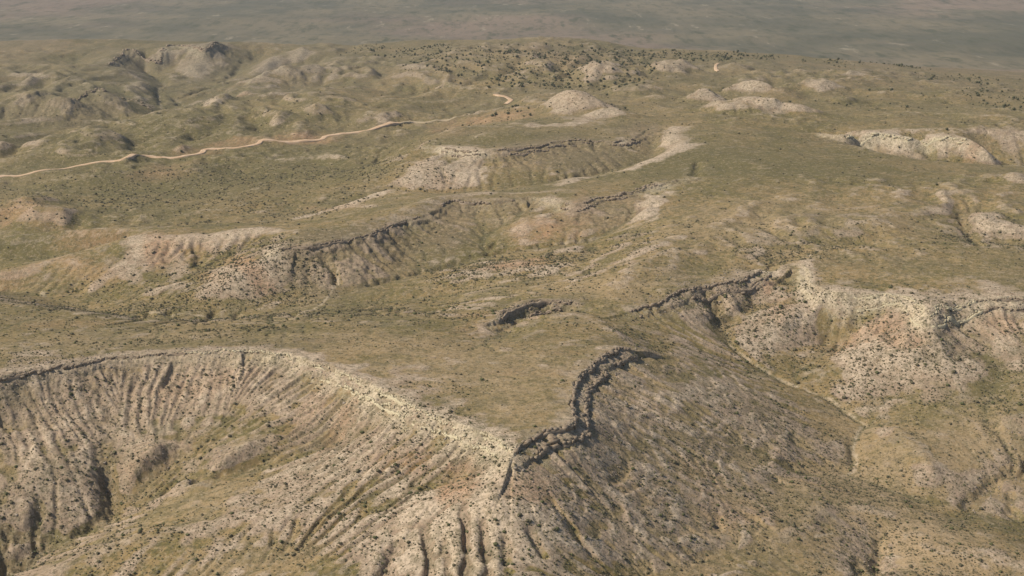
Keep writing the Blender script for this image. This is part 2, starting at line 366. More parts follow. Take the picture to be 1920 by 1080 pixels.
# carved lines: (photo points), depth m, half width m
CARVE = [([(868,950),(872,990),(876,1085)],3.2,2.4),([(903,948),(908,1000),(918,1085)],3.0,2.2),([(795,985),(805,1040),(800,1085)],2.6,2.6),([(740,1000),(735,1040),(715,1085)],2.4,3),
 ([(828,990),(838,1030),(845,1085)],1.8,1.8),([(945,985),(950,1030),(948,1085)],1.8,2),([(988,980),(1000,1010),(1020,1045)],2.0,1.6),
 ([(1020,910),(1040,940),(1070,985),(1110,1040)],1.2,1.8),([(1190,855),(1150,900)],1,3),
 ([(1420,545),(1400,575),(1365,600)],2,5),
 ([(915,480),(918,465),(930,455)],2.2,2.5),([(850,496),(890,480),(960,468),(1040,458),(1110,449)],2.2,2.2),([(660,545),(740,522),(850,496)],2.0,2.2),
 ([(255,590),(262,600),(280,588)],2.5,3),([(380,604),(396,590),(402,584)],3.0,3),([(440,600),(446,590)],2.5,3),([(310,585),(320,592)],2,3),([(520,588),(545,585),(560,592)],2.5,3),
 ([(600,462),(612,478),(628,505),(632,530)],2.6,3),([(365,455),(372,475),(368,495)],3,3),([(310,465),(312,490)],2,2.5),([(345,455),(350,470)],2,2.5),([(400,470),(360,500)],1.5,4),
 ([(1306,300),(1308,312),(1302,330)],3,3.5),([(1440,420),(1450,440),(1500,470)],2,5),([(1800,400),(1806,425),(1812,440),(1840,460)],3.5,4),
 ([(1340,960),(1345,985)],2.2,2.5),([(1380,950),(1400,965),(1440,990)],1.5,2),([(1610,1050),(1612,1085)],3.0,2.5),([(1650,1000),(1648,1040),(1640,1085)],2.5,3),
 ([(1595,820),(1598,850),(1600,870)],1.6,2.5),([(1362,640),(1410,680),(1470,716),(1540,740),(1590,775),(1618,798)],1.3,2.2),
 ([(1900,850),(1890,880),(1850,915),(1812,950)],2.4,3.5),([(1910,900),(1925,870)],3,3),([(1920,985),(1900,960),(1890,930)],2.5,4),
 ([(275,128),(285,148),(310,160),(296,170),(303,200)],3,5),([(460,116),(430,140),(418,160)],4,5),([(418,160),(345,186),(320,184),(345,200)],3,4),
 ([(0,985),(20,1000),(60,1010)],4,4),([(60,930),(75,960),(60,990)],3,3),([(0,1050),(40,1060)],4,5),
 ([(205,870),(200,900),(208,940)],3.5,3.5),([(330,850),(300,862),(270,880)],2.5,3),([(425,865),(395,890),(360,900)],2.5,3),([(230,935),(205,960),(150,1000)],2,3),
 ([(1620,580),(1600,610),(1570,650)],1.5,3),([(1700,262),(1722,268),(1738,280),(1745,292)],3,5),([(1832,268),(1850,280),(1880,300)],3,6)]
ZSAMP = None
def samp(A, x, y):
    t = (np.arctan2(x, y) - TH0) / DT; l = (np.log(np.hypot(x, y)) - LN0) / DT
    t = np.clip(t, 0, NT - 1.001); l = np.clip(l, 0, NL - 1.001)
    a = t.astype(int); b = l.astype(int); ft = t - a; fl = l - b
    return A[b, a] * (1 - ft) * (1 - fl) + A[b, a + 1] * ft * (1 - fl) + A[b + 1, a] * (1 - ft) * fl + A[b + 1, a + 1] * ft * fl
def cast(u, v, A=None):
    """first ground point seen at a photo point"""
    A = H if A is None else A
    dx, dy, dz = ray(u, v)
    n = math.hypot(dx, dy)
    rr = np.exp(np.linspace(LN0 + .001, LN1 - .001, 6000))
    x = dx / n * rr; y = dy / n * rr; z = EYE + dz / n * rr
    h = samp(A, x, y)
    i = np.argmax(z < h)
    if i == 0: return x[-1], y[-1], float(h[-1])
    return x[i], y[i], float(h[i])
def poly_world(pts):
    return np.array([cast(u, v) for u, v in pts])
def dist_poly(P, margin):
    """distance (m) of grid cells near a world polyline, signed side, and run-length along it; only inside a window"""
    t = (np.arctan2(P[:, 0], P[:, 1]) - TH0) / DT; r = np.hypot(P[:, 0], P[:, 1]); l = (np.log(r) - LN0) / DT
    m = margin / (r.min() * DT) + 2
    a0 = int(max(0, t.min() - m)); a1 = int(min(NT, t.max() + m + 1)); b0 = int(max(0, l.min() - m)); b1 = int(min(NL, l.max() + m + 1))
    if a1 <= a0 or b1 <= b0: return None
    x = X[b0:b1, a0:a1]; y = Y[b0:b1, a0:a1]
    D = np.full(x.shape, 1e9, np.float32); Sg = np.zeros(x.shape, np.float32); F = np.zeros(x.shape, np.float32); ln = 0
    for p, q in zip(P[:-1], P[1:]):
        ex, ey = q[0] - p[0], q[1] - p[1]; L2 = ex * ex + ey * ey + 1e-9; L = math.sqrt(L2)
        w = np.clip(((x - p[0]) * ex + (y - p[1]) * ey) / L2, 0, 1)
        dx = x - p[0] - w * ex; dy = y - p[1] - w * ey
        d = np.hypot(dx, dy); c = ex * dy - ey * dx
        m_ = d < D
        D[m_] = d[m_]; Sg[m_] = np.sign(c)[m_]; F[m_] = (ln + w * L)[m_]
        ln += L
    return (slice(b0, b1), slice(a0, a1)), D, Sg, F, ln
for pts, dep, hw in CARVE:
    P = poly_world(pts)
    o = dist_poly(P, hw * 3.2)
    if o is None: continue
    sl, D, Sg, F, ln = o
    D = D + hw * 0.9 * fbm(X[sl] / 9, Y[sl] / 9, 2, 3)
    D = np.abs(D)
    taper = np.clip(F / (0.25 * ln + 1e-6), 0.25, 1)
    H[sl] -= dep * taper * np.exp(-(D / hw) ** 2)

def spot(A, u, v, ru, rv, val=1.0, tilt=0.0, soft=0.5, mode='add'):
    x, y, z = cast(u, v)
    t0 = math.atan2(x, y); r0 = math.hypot(x, y); l0 = math.log(r0)
    dep = math.atan2(EYE - z, r0)
    a = ru / FOC / math.cos(dep) ** 0; b = rv / FOC / (math.sin(dep) * math.cos(dep))
    ct, st = math.cos(R(tilt)), math.sin(R(tilt))
    m = max(ru, rv) * 1.7 / FOC; mb = m / (math.sin(dep) * math.cos(dep))
    a0, a1 = int(max(0, (t0 - m - TH0) / DT)), int(min(NT, (t0 + m - TH0) / DT + 1)); b0, b1 = int(max(0, (l0 - mb - LN0) / DT)), int(min(NL, (l0 + mb - LN0) / DT + 1))
    if a1 <= a0 or b1 <= b0: return
    sl = (slice(b0, b1), slice(a0, a1))
    du = (Tc[a0:a1][None] - t0) * FOC; dv = (Lc[b0:b1][:, None] - l0) * FOC * math.sin(dep) * math.cos(dep)
    p = (du * ct + dv * st) / ru; q = (-du * st + dv * ct) / rv
    sc = max(4.0, r0 * min(ru, rv) / FOC * 0.8)
    d = np.hypot(p, q) + 0.32 * fbm(X[sl] / sc, Y[sl] / sc, 3, int(u + v))
    A[sl] += val * (1 - sstep(1 - soft, 1 + soft * .5, d))
CUTLESS = [(1760,880,120,80,.8),(150,740,260,70,.9),(420,760,240,70,.9),(650,820,180,60,.8,25),(1650,640,240,100,.8),(1500,580,100,60,.6),(1850,650,120,80,.75),(480,910,260,60,.5),(780,890,160,60,.5),(1200,800,170,130,.95),(1330,780,120,90,.7),(1180,930,120,70,.4),(1350,900,160,80,.5),(1150,700,90,50,.6),(1600,880,200,80,.5),(1600,1000,260,90,.5),(300,1000,260,60,.4)]
# erosion by many small runs of water
rng = np.random.default_rng(4)
for a in [(120,240,260,60,1.0),(400,215,250,40,.7),(650,180,260,50,.9),(120,140,240,40,.8),(560,130,200,30,.6),(850,150,160,40,.7),(300,330,400,30,.35),(560,300,260,20,.3),(80,400,160,50,.6),(1050,120,200,30,.9),(1300,150,260,35,.8),(1650,160,260,30,.7),(1800,220,160,25,.6),(1350,200,200,20,.5),
          (1650,400,260,60,.75),(1500,450,200,50,.7),(1250,470,180,50,.6),(1000,530,160,30,.45),(1150,540,120,30,.4),(1850,380,120,50,.6),(420,400,260,30,.4),(1000,210,150,30,.5),(1500,260,200,30,.2)]:
    spot(REL, *a, soft=.7)
REL = np.clip(REL, 0, 1.2)
wx, wy = X + 60 * fbm(X / 300, Y / 300, 2, 301), Y + 60 * fbm(X / 300 + 9, Y / 300, 2, 302)
nz_ = sstep(1500, 1150, RR)
H += REL * ((20 - 12 * nz_) * (0.42 - np.abs(fbm(wx / 230, wy / 330, 3, 303, .45))) + (8.0 - 2.0 * nz_) * (0.4 - np.abs(fbm(wx / 80, wy / 110, 3, 304))))
# hard beds wrap round the east slope of the nose as low terraces
Q = CTRL['rimB']; Pw = np.stack([np.exp(Q[:, 1]) * np.sin(Q[:, 0]), np.exp(Q[:, 1]) * np.cos(Q[:, 0])], 1)[::5]
sl, D, Sg, Fr, ln = dist_poly(Pw, 125)
b = H[sl]; m1 = (D > 8) & (D < 18); out = Sg if b[m1 & (Sg > 0)].mean() < b[m1 & (Sg < 0)].mean() else -Sg
dd = D * out; ph = dd / 8.5 + 1.1 * fbm(X[sl] / 45, Y[sl] / 45, 3, 331) + .25 * fbm(X[sl] / 9, Y[sl] / 9, 2, 332); fph = ph - np.floor(ph)
env = sstep(12, 26, dd) * (1 - sstep(85, 115, dd)) * np.clip(.7 + fbm(X[sl] / 25, Y[sl] / 25, 2, 333), .1, 1.3)
TERR = np.zeros_like(H); TERR[sl] = env * (sstep(.0, .14, fph) * (1 - sstep(.14, .5, fph)))
H[sl] += env * .8 * (sstep(0, .14, fph) - fph)

# close ribs on the slopes under the rims
for nm, sp_, dp, d0, d1, f0, f1 in (('rimA', 5.6, 1.7, 2, 84, .0, .98), ('rimB', 6.5, 1.1, 16, 105, .0, 1), ('rimC', 8.0, 1.6, 4, 60, .1, 1), ('rimE', 12, 1.2, 8, 60, 0, 1), ('rimH', 13, 1.5, 6, 60, .1, 1), ('scarp', 9, 1.0, 4, 50, 0, 1), ('whiteF', 13, 2.0, 2, 60, 0, .9)):
    Q = CTRL[nm]; Pw = np.stack([np.exp(Q[:, 1]) * np.sin(Q[:, 0]), np.exp(Q[:, 1]) * np.cos(Q[:, 0])], 1)[::5]
    k5 = np.ones(7) / 7; Pw = np.stack([np.convolve(np.pad(Pw[:, q], 3, mode='edge'), k5, 'valid') for q in (0, 1)], 1)
    o = dist_poly(Pw, d1 + 4)
    if o is None: continue
    sl, D, Sg, Fr, ln = o; b = H[sl]; m1 = (D > 8) & (D < 18)
    out = Sg if b[m1 & (Sg > 0)].mean() < b[m1 & (Sg < 0)].mean() else -Sg
    fr = Fr / ln; ph = Fr / sp_ + .8 * fbm(X[sl] / 40, Y[sl] / 40, 2, 311) + .22 * fbm(X[sl] / 11, Y[sl] / 11, 2, 312)
    tri = np.abs(2 * (ph - np.floor(ph)) - 1)                       # sharp ravines between rounded ribs
    tri2 = np.abs(2 * (ph * 2.3 + .3 - np.floor(ph * 2.3 + .3)) - 1)
    dd = D * out; env = sstep(d0, d0 + 14, dd) * (1 - sstep(d1 * .55, d1, dd + 9 * fbm(Fr / 30, Fr * 0, 2, 313))) * sstep(f0 - .01, f0 + .03, fr) * (1 - sstep(f1 - .03, f1, fr))
    am = np.clip(.9 + .5 * fbm(Fr / 35, Fr * 0 + 4, 2, 314), .4, 1.4)
    H[sl] -= dp * env * am * (np.clip(1 - tri * 1.15, 0, 1) ** 1.0 + .3 * np.clip(1 - tri2 * 1.2, 0, 1)) 
FLOW = np.zeros((NL, NT), np.float32)
BASE = H.copy()
CUTK = np.clip(0.72 + 0.75 * fbm(X / 70, Y / 70, 3, 71), 0.15, 1.25)
CUTM = np.zeros_like(H)
for a in CUTLESS: spot(CUTM, *a)
CUTK *= np.clip(1 - CUTM, .1, 1)
lmax = int((math.log(3000.0) - LN0) / DT)
for rnd in range(9):
    Hb = blur(H, 0.8)
    gy = np.gradient(Hb, axis=0); gx = np.gradient(Hb, axis=1)
    n = 230000
    pt_ = rng.uniform(2, NT - 3, n).astype(np.float32); pl_ = rng.uniform(2, lmax - 3, n).astype(np.float32)
    vx = np.zeros(n, np.float32); vy = np.zeros(n, np.float32)
    F = np.zeros(NL * NT, np.float32)
    for stp in range(75):
        i = pl_.astype(int); j = pt_.astype(int)
        k = i * NT + j
        a = gx.ravel()[k]; b = gy.ravel()[k]
        g = np.hypot(a, b) + 1e-6
        vx = 0.35 * vx - a / g; vy = 0.35 * vy - b / g
        s = np.hypot(vx, vy) + 1e-6; vx /= s; vy /= s
        F += np.bincount(k, minlength=NL * NT)
        pt_ = np.clip(pt_ + vx * 0.9, 2, NT - 3); pl_ = np.clip(pl_ + vy * 0.9, 2, lmax - 3)
    F = F.reshape(NL, NT)
    FLOW += F
    slp = np.hypot(gx, gy) / CELL
    Fs = blur(F, 0.7)
    cut = np.clip(np.sqrt(Fs) - 0.9, 0, 5.5) * 0.052 * np.clip(slp * 2.2 - 0.12, 0, 1.0) * CELL * (1.0 + 0.25 * (CELL < 1.1))
    cut = np.minimum(cut, 0.45 * CELL) * CUTK
    H -= cut
    H += 0.05 * (blur(H, 1.0) - H) * 2
    print('erode', rnd, round(time.time() - T0, 1), float(cut.max()))
DEL = H - BASE
FLOWB = blur(FLOW, 0.8)

# ledges of cap rock
LEDGE_MASK = np.zeros_like(H); BAND = np.zeros_like(H)
RIMW = {}
for (name, steps, f0, f1, side) in LEDGES:
    Q = CTRL[name]
    Pw = np.stack([np.exp(Q[:, 1]) * np.sin(Q[:, 0]), np.exp(Q[:, 1]) * np.cos(Q[:, 0]), Q[:, 2]], 1)[::3]
    RIMW[name] = Pw
    o = dist_poly(Pw, 60)
    if o is None: continue
    sl, D, Sg, F, ln = o
    # outward = downhill side
    b = BASE[sl]
    out = Sg
    m1 = (D > 8) & (D < 18)
    zp = b[m1 & (Sg > 0)].mean(); zn = b[m1 & (Sg < 0)].mean()
    if zp > zn: out = -Sg
    sd_ = D * out + 1.1 * fbm(X[sl] / 5.5, Y[sl] / 5.5, 3, 31) + 1.6 * fbm(X[sl] / 19, Y[sl] / 19, 2, 33)
    fr = F / ln
    env = sstep(f0 - .04, f0 + .04, fr) * (1 - sstep(f1 - .02, f1 + .04, fr)) * (D < 58)
    amp = np.clip(0.85 + 0.7 * fbm(F / 22, F * 0, 3, 41), 0.15, 1.5)
    for hh, off in steps:
        am = amp * np.clip(0.9 + 0.9 * fbm(F / 14 + off * 7, F * 0 + off, 3, 43), 0, 1.6)
        off2 = off + 1.2 * fbm(F / 16, F * 0 + off * 3, 2, 47)
        prof = sstep(off2, off2 + 0.9, sd_) * (1 - sstep(off2 + 1.5, off2 + 45, sd_))
        H[sl] -= hh * env * am * prof
        face = env * np.exp(-((sd_ - off2 - 0.6) / 1.5) ** 2)
        LEDGE_MASK[sl] = np.maximum(LEDGE_MASK[sl], face * np.clip(am, 0, 1))
    BAND[sl] = np.maximum(BAND[sl], env * sstep(-3, 0.5, sd_) * (1 - sstep(7, 18, sd_)))
print('ledges', round(time.time() - T0, 1))

# check the survey: which control points are hidden or moved
if False:
    pass

# ------------------------------------------------------------------ ground cover survey: what grows or lies bare where
Hs = blur(BASE, 3.0 if DT > .001 else 4.0)
_, _, SL = slope_of(Hs)
SL = blur(SL, 2.0)
CONV = (blur(H, 2.0) - blur(H, 7.0)) / CELL            # ridges > 0, hollows < 0
BARE = sstep(0.20, 0.42, SL + 0.10 * fbm(X / 60, Y / 60, 3, 81) + 0.05 * fbm(X / 9, Y / 9, 2, 83))
TAN = np.zeros_like(H); RED = np.zeros_like(H); PALE = np.zeros_like(H); GREEN = np.zeros_like(H); WASH = np.zeros_like(H); SHRUB = np.zeros_like(H); DARK = np.zeros_like(H)
for a in [(860,905,45,28,.9),(850,925,40,18,.8),(780,870,35,16,.5),(730,860,45,14,.4),(640,800,70,14,.45,25),(580,770,80,14,.35,20),(410,700,200,14,.25),(350,735,120,10,.25),(980,900,60,30,.35),
          (900,590,60,8,.25),(980,492,60,10,.9),(925,500,45,7,.5),(1090,400,20,30,.5),(1000,430,50,14,.6),(1050,430,40,18,.5),(290,465,25,20,.8,-40),(470,500,50,14,.9,-25),(400,520,40,9,.4,-20),
          (350,470,60,16,.35),(1640,620,80,10,.85,8),(1700,635,50,10,.6),(1460,580,30,16,.5),(1440,535,12,9,1.0),(1870,600,40,14,.5),(1560,650,60,10,.2),
          (30,395,60,14,.8),(90,410,40,10,.5),(20,510,60,12,.45),(190,458,80,10,.6,-8),(150,497,80,9,.4,-15),(300,470,40,12,.5),(860,235,60,9,.8),(930,222,40,10,.9),(975,212,30,10,.8),(440,268,50,5,.9),(560,262,60,5,.9),
          (370,287,50,5,.6),(300,330,70,9,.4),(330,312,60,5,.4),(300,320,40,10,.3),(600,260,45,6,.6),(840,250,60,8,.3),(740,140,40,6,.3),(1060,110,50,10,.4),(1110,180,60,8,.25),(1470,175,40,10,.3),(820,330,70,14,.3,-25),(630,390,70,8,.5,-15),
          (480,150,60,5,.3),(450,180,30,4,.7),(350,175,30,8,.2),(1820,293,40,5,.8,20),(1190,920,60,18,.2),(1310,890,60,20,.25),(1400,960,90,16,.3),(1350,980,40,20,.3),(1000,920,50,16,.3),
          (220,930,60,20,.2),(330,850,100,16,.25),(620,640,120,10,.12),(120,610,100,10,.25),(1000,700,90,8,.2),(1050,660,60,6,.25),(890,620,60,18,.25),(1540,910,100,12,.2)]:
    spot(RED, *a)
for a in [(880,800,60,22,.9,25),(930,840,40,45,.9,70),(820,780,60,12,.8,25),(760,760,60,12,.6,25),(950,860,30,25,.9),(640,700,80,9,.7,16),(540,675,90,9,.6),(700,735,60,10,.7,20),
          (1440,520,45,20,.7),(1480,600,80,40,.6,-20),(1400,640,45,12,.7,-25),(1445,632,14,12,.9),(1510,525,16,28,.9),(1640,690,90,50,.75),(1740,560,40,14,.8),(1700,560,60,10,.7),(1735,600,60,40,.7),(1600,550,60,7,.6),(1650,760,60,20,.3),(1850,600,90,50,.45),(1780,700,50,40,.4),
          (760,975,80,14,.9),(770,1010,60,60,.6),(880,1020,140,60,.5),(700,900,120,22,.45,-20),(980,970,80,40,.5),(600,870,90,25,.35),(900,900,120,30,.3),
          (890,575,60,18,.9,-18),(840,590,40,9,.6),(925,562,20,9,.8),(950,500,160,20,.75,-10),(880,515,60,10,.6),(1080,470,50,20,.5),(1060,505,50,14,.5),(1215,382,28,22,1.0,-50),(1025,388,30,16,.9),(980,440,60,12,.6,-20),(1105,420,60,20,.35),
          (860,300,60,20,1.2),(850,325,60,18,.9),(900,325,50,16,.5),(790,320,60,12,.6,-35),(880,260,30,16,.6,-40),(1100,228,70,9,.8,-18),(1130,215,28,9,.8),(1010,235,100,5,.7),(1270,262,42,22,.8,-20),(1200,300,70,6,.6,-25),(1080,335,60,4,.6,-10),(1050,338,14,5,.7),
          (1270,245,30,8,.6),(1300,280,40,12,.4),(1080,195,70,20,.7),(1130,205,40,10,.3),(1330,178,40,14,.8),(1410,163,34,6,1.1),(1540,168,30,8,.8),(1380,205,70,12,.5),(1450,208,45,9,.9,-10),(1500,203,30,8,.3),(1262,120,40,12,.6),(1130,130,50,8,.4),
          (1610,140,34,5,.7),(770,125,45,10,.6),(1345,125,10,8,.3),(1395,120,16,8,.4),(1700,280,115,12,1.0),(1640,271,55,7,.7),(1850,298,40,7,.7,20),(1890,275,60,20,.35),(1560,255,50,9,.5,15),
          (350,98,30,12,.5),(365,120,22,18,.9,10),(355,140,50,10,.7),(325,102,22,10,.8),(400,100,30,12,.35),(245,158,34,8,.7,35),(180,155,50,8,.4),(560,105,30,10,.7,-30),(520,120,50,7,.5,-20),(490,155,60,14,.7,-25),(525,145,14,12,.8),(600,145,34,9,.8),(620,143,20,6,.5),(460,172,40,6,.6,-15),
          (40,150,34,14,.6),(75,162,26,10,.6,-25),(280,188,50,6,.6,5),(375,200,50,5,.5,-8),(60,220,30,9,.4,-20),(240,225,40,8,.2),
          (290,462,60,14,.9),(400,450,80,12,.7),(480,445,50,14,.7),(300,490,70,22,.6,-25),(230,505,60,9,.8,-25),(450,520,90,18,.75,-12),(510,490,30,20,.7),(560,520,60,20,.35),(400,565,100,10,.4),(500,575,100,10,.3),(300,545,90,12,.5),
          (660,385,60,9,.9,-25),(700,365,30,9,.8,-20),(600,400,90,9,.6),(480,395,90,9,.5),(400,400,60,8,.5),(580,300,100,5,.6,-3),(560,298,60,4,.5),(700,345,60,6,.3),(520,330,80,5,.3),(640,330,60,4,.3),(450,360,80,5,.2),
          (1880,430,60,22,.7),(1850,440,30,18,.5),(1910,350,30,16,.6),(1640,395,80,20,.3,20),(1570,390,60,9,.4,30),(1450,455,80,16,.3),(1750,370,70,6,.35),
          (60,660,60,22,.5),(30,690,40,9,.4),(120,620,90,10,.35),(240,630,120,9,.35),(1330,725,70,16,.45,28),(1250,700,60,10,.35,30),(1230,760,60,30,.25,40),(1330,880,60,30,.2,40),(1300,940,40,20,.2),(1150,960,60,30,.3),
          (1000,690,50,6,.3),(1070,650,60,6,.35),(900,640,40,14,.35),(960,660,60,6,.2),(1560,915,40,5,.7),(1850,950,60,10,.4),(1860,930,30,12,.4),(1870,1030,30,26,.3),(1660,1060,16,20,.8),(1640,860,40,60,.2),
          (150,920,50,50,.25),(60,900,40,50,.2),(250,780,260,40,.12)]:
    spot(PALE, *a)
for a in [(1400,320,260,40,.5),(1300,290,80,30,.3),(1250,365,50,9,.3),(1000,262,150,10,.6),(1000,355,150,9,.4),(640,435,80,12,.8),(590,448,40,9,.5),(1700,500,200,12,.35),(1560,478,60,6,.4),(60,470,120,14,.5,-8),(200,450,120,7,.6,-10),(150,478,150,6,.5,-14),
          (1400,220,200,8,.5),(1500,315,300,16,.2),(840,470,60,16,.35),(900,450,60,16,.4),(760,490,80,14,.3),(1300,590,70,30,.45),(1240,575,60,20,.3),(1250,650,70,9,.3,15),(1400,690,60,16,.3),(1350,800,120,16,.3),(1560,690,60,9,.35),(1620,570,30,30,.4),(1560,640,90,10,.5,-15),(1480,690,80,12,.4,-10),(1850,680,40,40,.4),
          (800,600,200,5,.3),(350,590,200,8,.45),(160,560,90,9,.45),(380,600,50,7,.4),(200,200,300,40,.35),(400,240,160,20,.5),(340,250,60,16,.3),(600,200,120,16,.25),(800,190,120,20,.2),(150,270,160,20,.2),(450,335,250,14,.3),(260,400,160,14,.35),(160,360,120,16,.2),(560,350,200,12,.2),(1120,300,90,14,.35),
          (60,440,90,12,.3),(980,340,120,10,.3),(1700,200,250,14,.3),(1600,330,250,10,.2),(1000,620,80,14,.2),(860,690,120,22,.15),(200,945,40,16,.6),(150,985,50,9,.8,-15),(100,1010,40,8,.8,-20),(480,1030,60,16,.4),(300,965,150,6,.4,-12),(1470,875,90,6,.7),(1740,940,50,7,.8),(1880,990,40,14,.7),(1210,830,60,10,.45,40),(1300,900,90,12,.3,40),(1180,900,40,14,.25),(420,640,180,7,.4),(500,655,80,4,.4),(250,660,200,6,.5,-5),(60,600,120,14,.3)]:
    spot(GREEN, *a)
for a in [(850,700,330,70,.55),(1000,770,140,40,.4),(600,640,300,30,.45),(200,640,220,30,.4),(1500,950,330,110,.65),(1650,870,160,80,.6),(1750,1020,220,60,.6),(1300,980,140,60,.55),(1450,840,140,60,.4),(500,1040,200,40,.5),(1250,1060,200,30,.5),(300,960,200,30,.4),(1650,500,260,20,.2),(1350,430,200,50,.35),(1150,540,120,26,.45),(1550,400,300,40,.2),(1850,860,100,50,.5),(150,930,60,60,.4),(450,930,160,40,.4),(1040,540,120,16,.3),(1850,800,80,30,.4)]:
    spot(TAN, *a, soft=.7)
for a in [(620,850,280,70,.52,20),(250,750,330,60,.55),(820,1000,220,90,.55),(1650,620,220,60,.3),(1880,630,90,70,.3),(760,850,160,60,.25,25),(450,700,220,30,.2),(500,900,160,30,.2)]:
    spot(PALE, *a, soft=.6)
for a in [(1345,745,60,8,.45,35),(1300,735,50,6,.4,35),(1330,790,60,6,.3,38),(1210,980,60,14,.3,45),(1200,830,140,120,.26,50),(1330,780,90,60,.2,40),(1250,930,120,60,.2)]:
    spot(PALE, *a, soft=.7)
for a in [(1250,790,150,110,.85),(1300,900,140,70,.8),(1180,870,100,70,.6)]:
    spot(TAN, *a, soft=.9)
for a in [(80,485,150,55,-.8),(200,455,110,20,-.5),(1270,790,140,110,-.45),(1230,900,110,60,-.35)]:
    spot(BARE, *a, soft=.8)
for a in [(70,480,150,50,-.6),(905,622,34,18,.55),(940,655,30,8,.5)]:
    spot(PALE, *a)
for a in [(620,850,260,60,.5,20),(250,750,330,50,.35),(850,1010,220,80,.6)]:
    spot(BARE, *a, soft=.6)
for a in [(300,240,420,90,.4),(500,330,400,50,.4),(1450,290,360,60,.35),(900,170,200,40,.3),(1600,190,300,40,.3),(200,130,260,40,.4),(700,290,300,40,.3),(1200,320,200,30,.2),(250,420,260,50,.3),(1260,750,130,60,.25,45),(1230,900,120,50,.2,45),(1320,830,90,60,.25),(150,350,260,60,.4),(450,300,260,40,.4),(1050,330,200,30,.3),(800,480,200,30,.3),(350,600,260,14,.4),(1300,150,300,40,.35),(1750,300,300,50,.3)]:
    spot(GREEN, *a, soft=.7)
# grey rubble (dark weathered blocks) under the darker cap rock; also paints shade into gullies and flanks
for a in [(1150,740,46,56,.5,60),(1115,790,36,46,.5),(1110,850,50,20,.2),(1130,400,70,16,.8),(1180,375,50,9,.9),(1080,275,90,14,.7),(1000,290,80,14,.6),(1120,310,80,20,.4),(1200,245,50,14,.8),(620,495,90,34,.8),(720,480,90,30,.6),(850,420,60,30,.6,20),(1130,400,90,20,.4),(1050,295,160,16,.5),(1210,265,30,20,.5),(830,415,60,22,.7,20),(850,440,40,16,.5,30),(600,490,60,30,.7),(560,480,40,20,.6),(720,450,70,16,.5),(960,385,60,12,.5),
          (1310,545,110,18,.8,-15),(1390,530,50,20,.7),(1240,570,60,10,.6),(100,720,180,26,.45),(250,700,200,22,.4),(60,850,100,60,.3),(200,990,20,60,.6),(40,1030,60,40,.9),(190,900,25,40,.8),(300,865,40,14,.7),(410,855,30,14,.7),(120,215,60,10,.7),(180,195,60,9,.8),(60,205,60,6,.6),(240,110,30,9,.8),(385,108,40,16,.7,20),(420,100,20,14,.6),(560,140,30,8,.8),(250,140,20,6,.6),(1790,590,40,30,.5,40),(1760,590,30,30,.6),(1870,250,60,7,.5),(1570,262,50,6,.5),(1900,880,30,50,.8,20),(1850,940,50,24,.7),(1340,970,30,20,.5),(1630,1050,40,25,.5),(1110,330,40,6,.3),(1180,640,60,14,.3),(1000,572,60,8,1.0,-10),(1010,590,50,7,.9,-8),(950,600,16,24,.9,30),(1060,580,40,8,.6,10),(930,630,20,14,.5),(310,690,200,12,.3),(1810,425,16,26,.8),(1450,545,40,20,.5),(700,500,50,20,.2)]:
    spot(DARK, *a)
# where the shrubs stand
SHRUB += 0.30 * BARE + 0.10
for a in [(1500,860,130,60,.9),(1600,980,330,110,1.0),(1400,870,100,16,.9),(1640,900,120,30,.9),(1880,780,60,60,.6),(1250,950,120,60,.6),(1180,930,80,70,.7,45),(700,920,260,80,.8),(960,980,240,80,.8),(760,830,200,70,.5,25),(1680,680,140,60,.9),(1450,600,100,50,.7),(960,500,160,24,.9),(1880,430,60,30,.8),(400,340,420,26,.9),(300,380,300,26,.8),(550,400,200,22,.9),(750,330,120,22,.8),(420,560,200,20,.7),(250,590,180,12,.8),(480,595,160,8,.8),(450,500,160,30,.7),
          (100,1000,140,60,.9),(300,1020,200,40,.8),(200,880,200,60,.5),(1200,640,60,20,.9),(1290,570,80,9,.6),(1450,550,40,20,.7),(1820,450,60,20,.8),(1500,480,160,16,.6),(900,590,120,10,.4),(760,580,200,10,.5),(280,640,200,12,.6),(430,620,120,8,.7),(60,670,80,16,.6)]:
    spot(SHRUB, *a)
for a in [(1000,760,140,50,-.5),(800,690,250,40,-.35),(1400,320,250,60,-.4),(1300,620,70,30,-.4),(1350,700,120,16,-.3),(1700,505,200,20,-.3),(640,440,100,14,-.4),(870,450,60,20,-.3),(700,500,80,30,-.3),(1560,500,80,14,-.2)]:
    spot(SHRUB, *a)
# pale beds of the dry washes
for pts, w in [([(1362,640),(1378,658),(1410,680),(1440,700),(1470,716),(1510,730),(1560,750),(1590,775),(1622,798)],1.1),([(1602,830),(1600,848),(1608,864),(1600,885),(1580,892)],1.0),([(1588,760),(1600,745),(1640,738)],1.2),([(1615,800),(1608,812),(1603,826)],1.3),
          ([(1235,410),(1110,449),(1040,458)],1.6),([(632,505),(634,535),(618,552),(560,590)],1.8),([(280,586),(330,590),(400,598),(450,602),(520,600),(600,597)],1.6),([(80,548),(82,556)],3),([(1390,650),(1420,655),(1450,630)],1.2),
          ([(275,128),(285,148),(310,160),(296,170),(303,205)],2),([(345,198),(330,186),(320,184)],2),([(1480,735),(1400,700),(1340,690)],1.0),([(418,160),(430,140)],2),([(1500,1010),(1560,1000)],.8)]:
    o = dist_poly(poly_world(pts), 12)
    if o: WASH[o[0]] = np.maximum(WASH[o[0]], 1 - sstep(w * .25, w * .85, o[1] + 1.2 * fbm(X[o[0]] / 6, Y[o[0]] / 6, 2, 5)))
print('survey', round(time.time() - T0, 1))

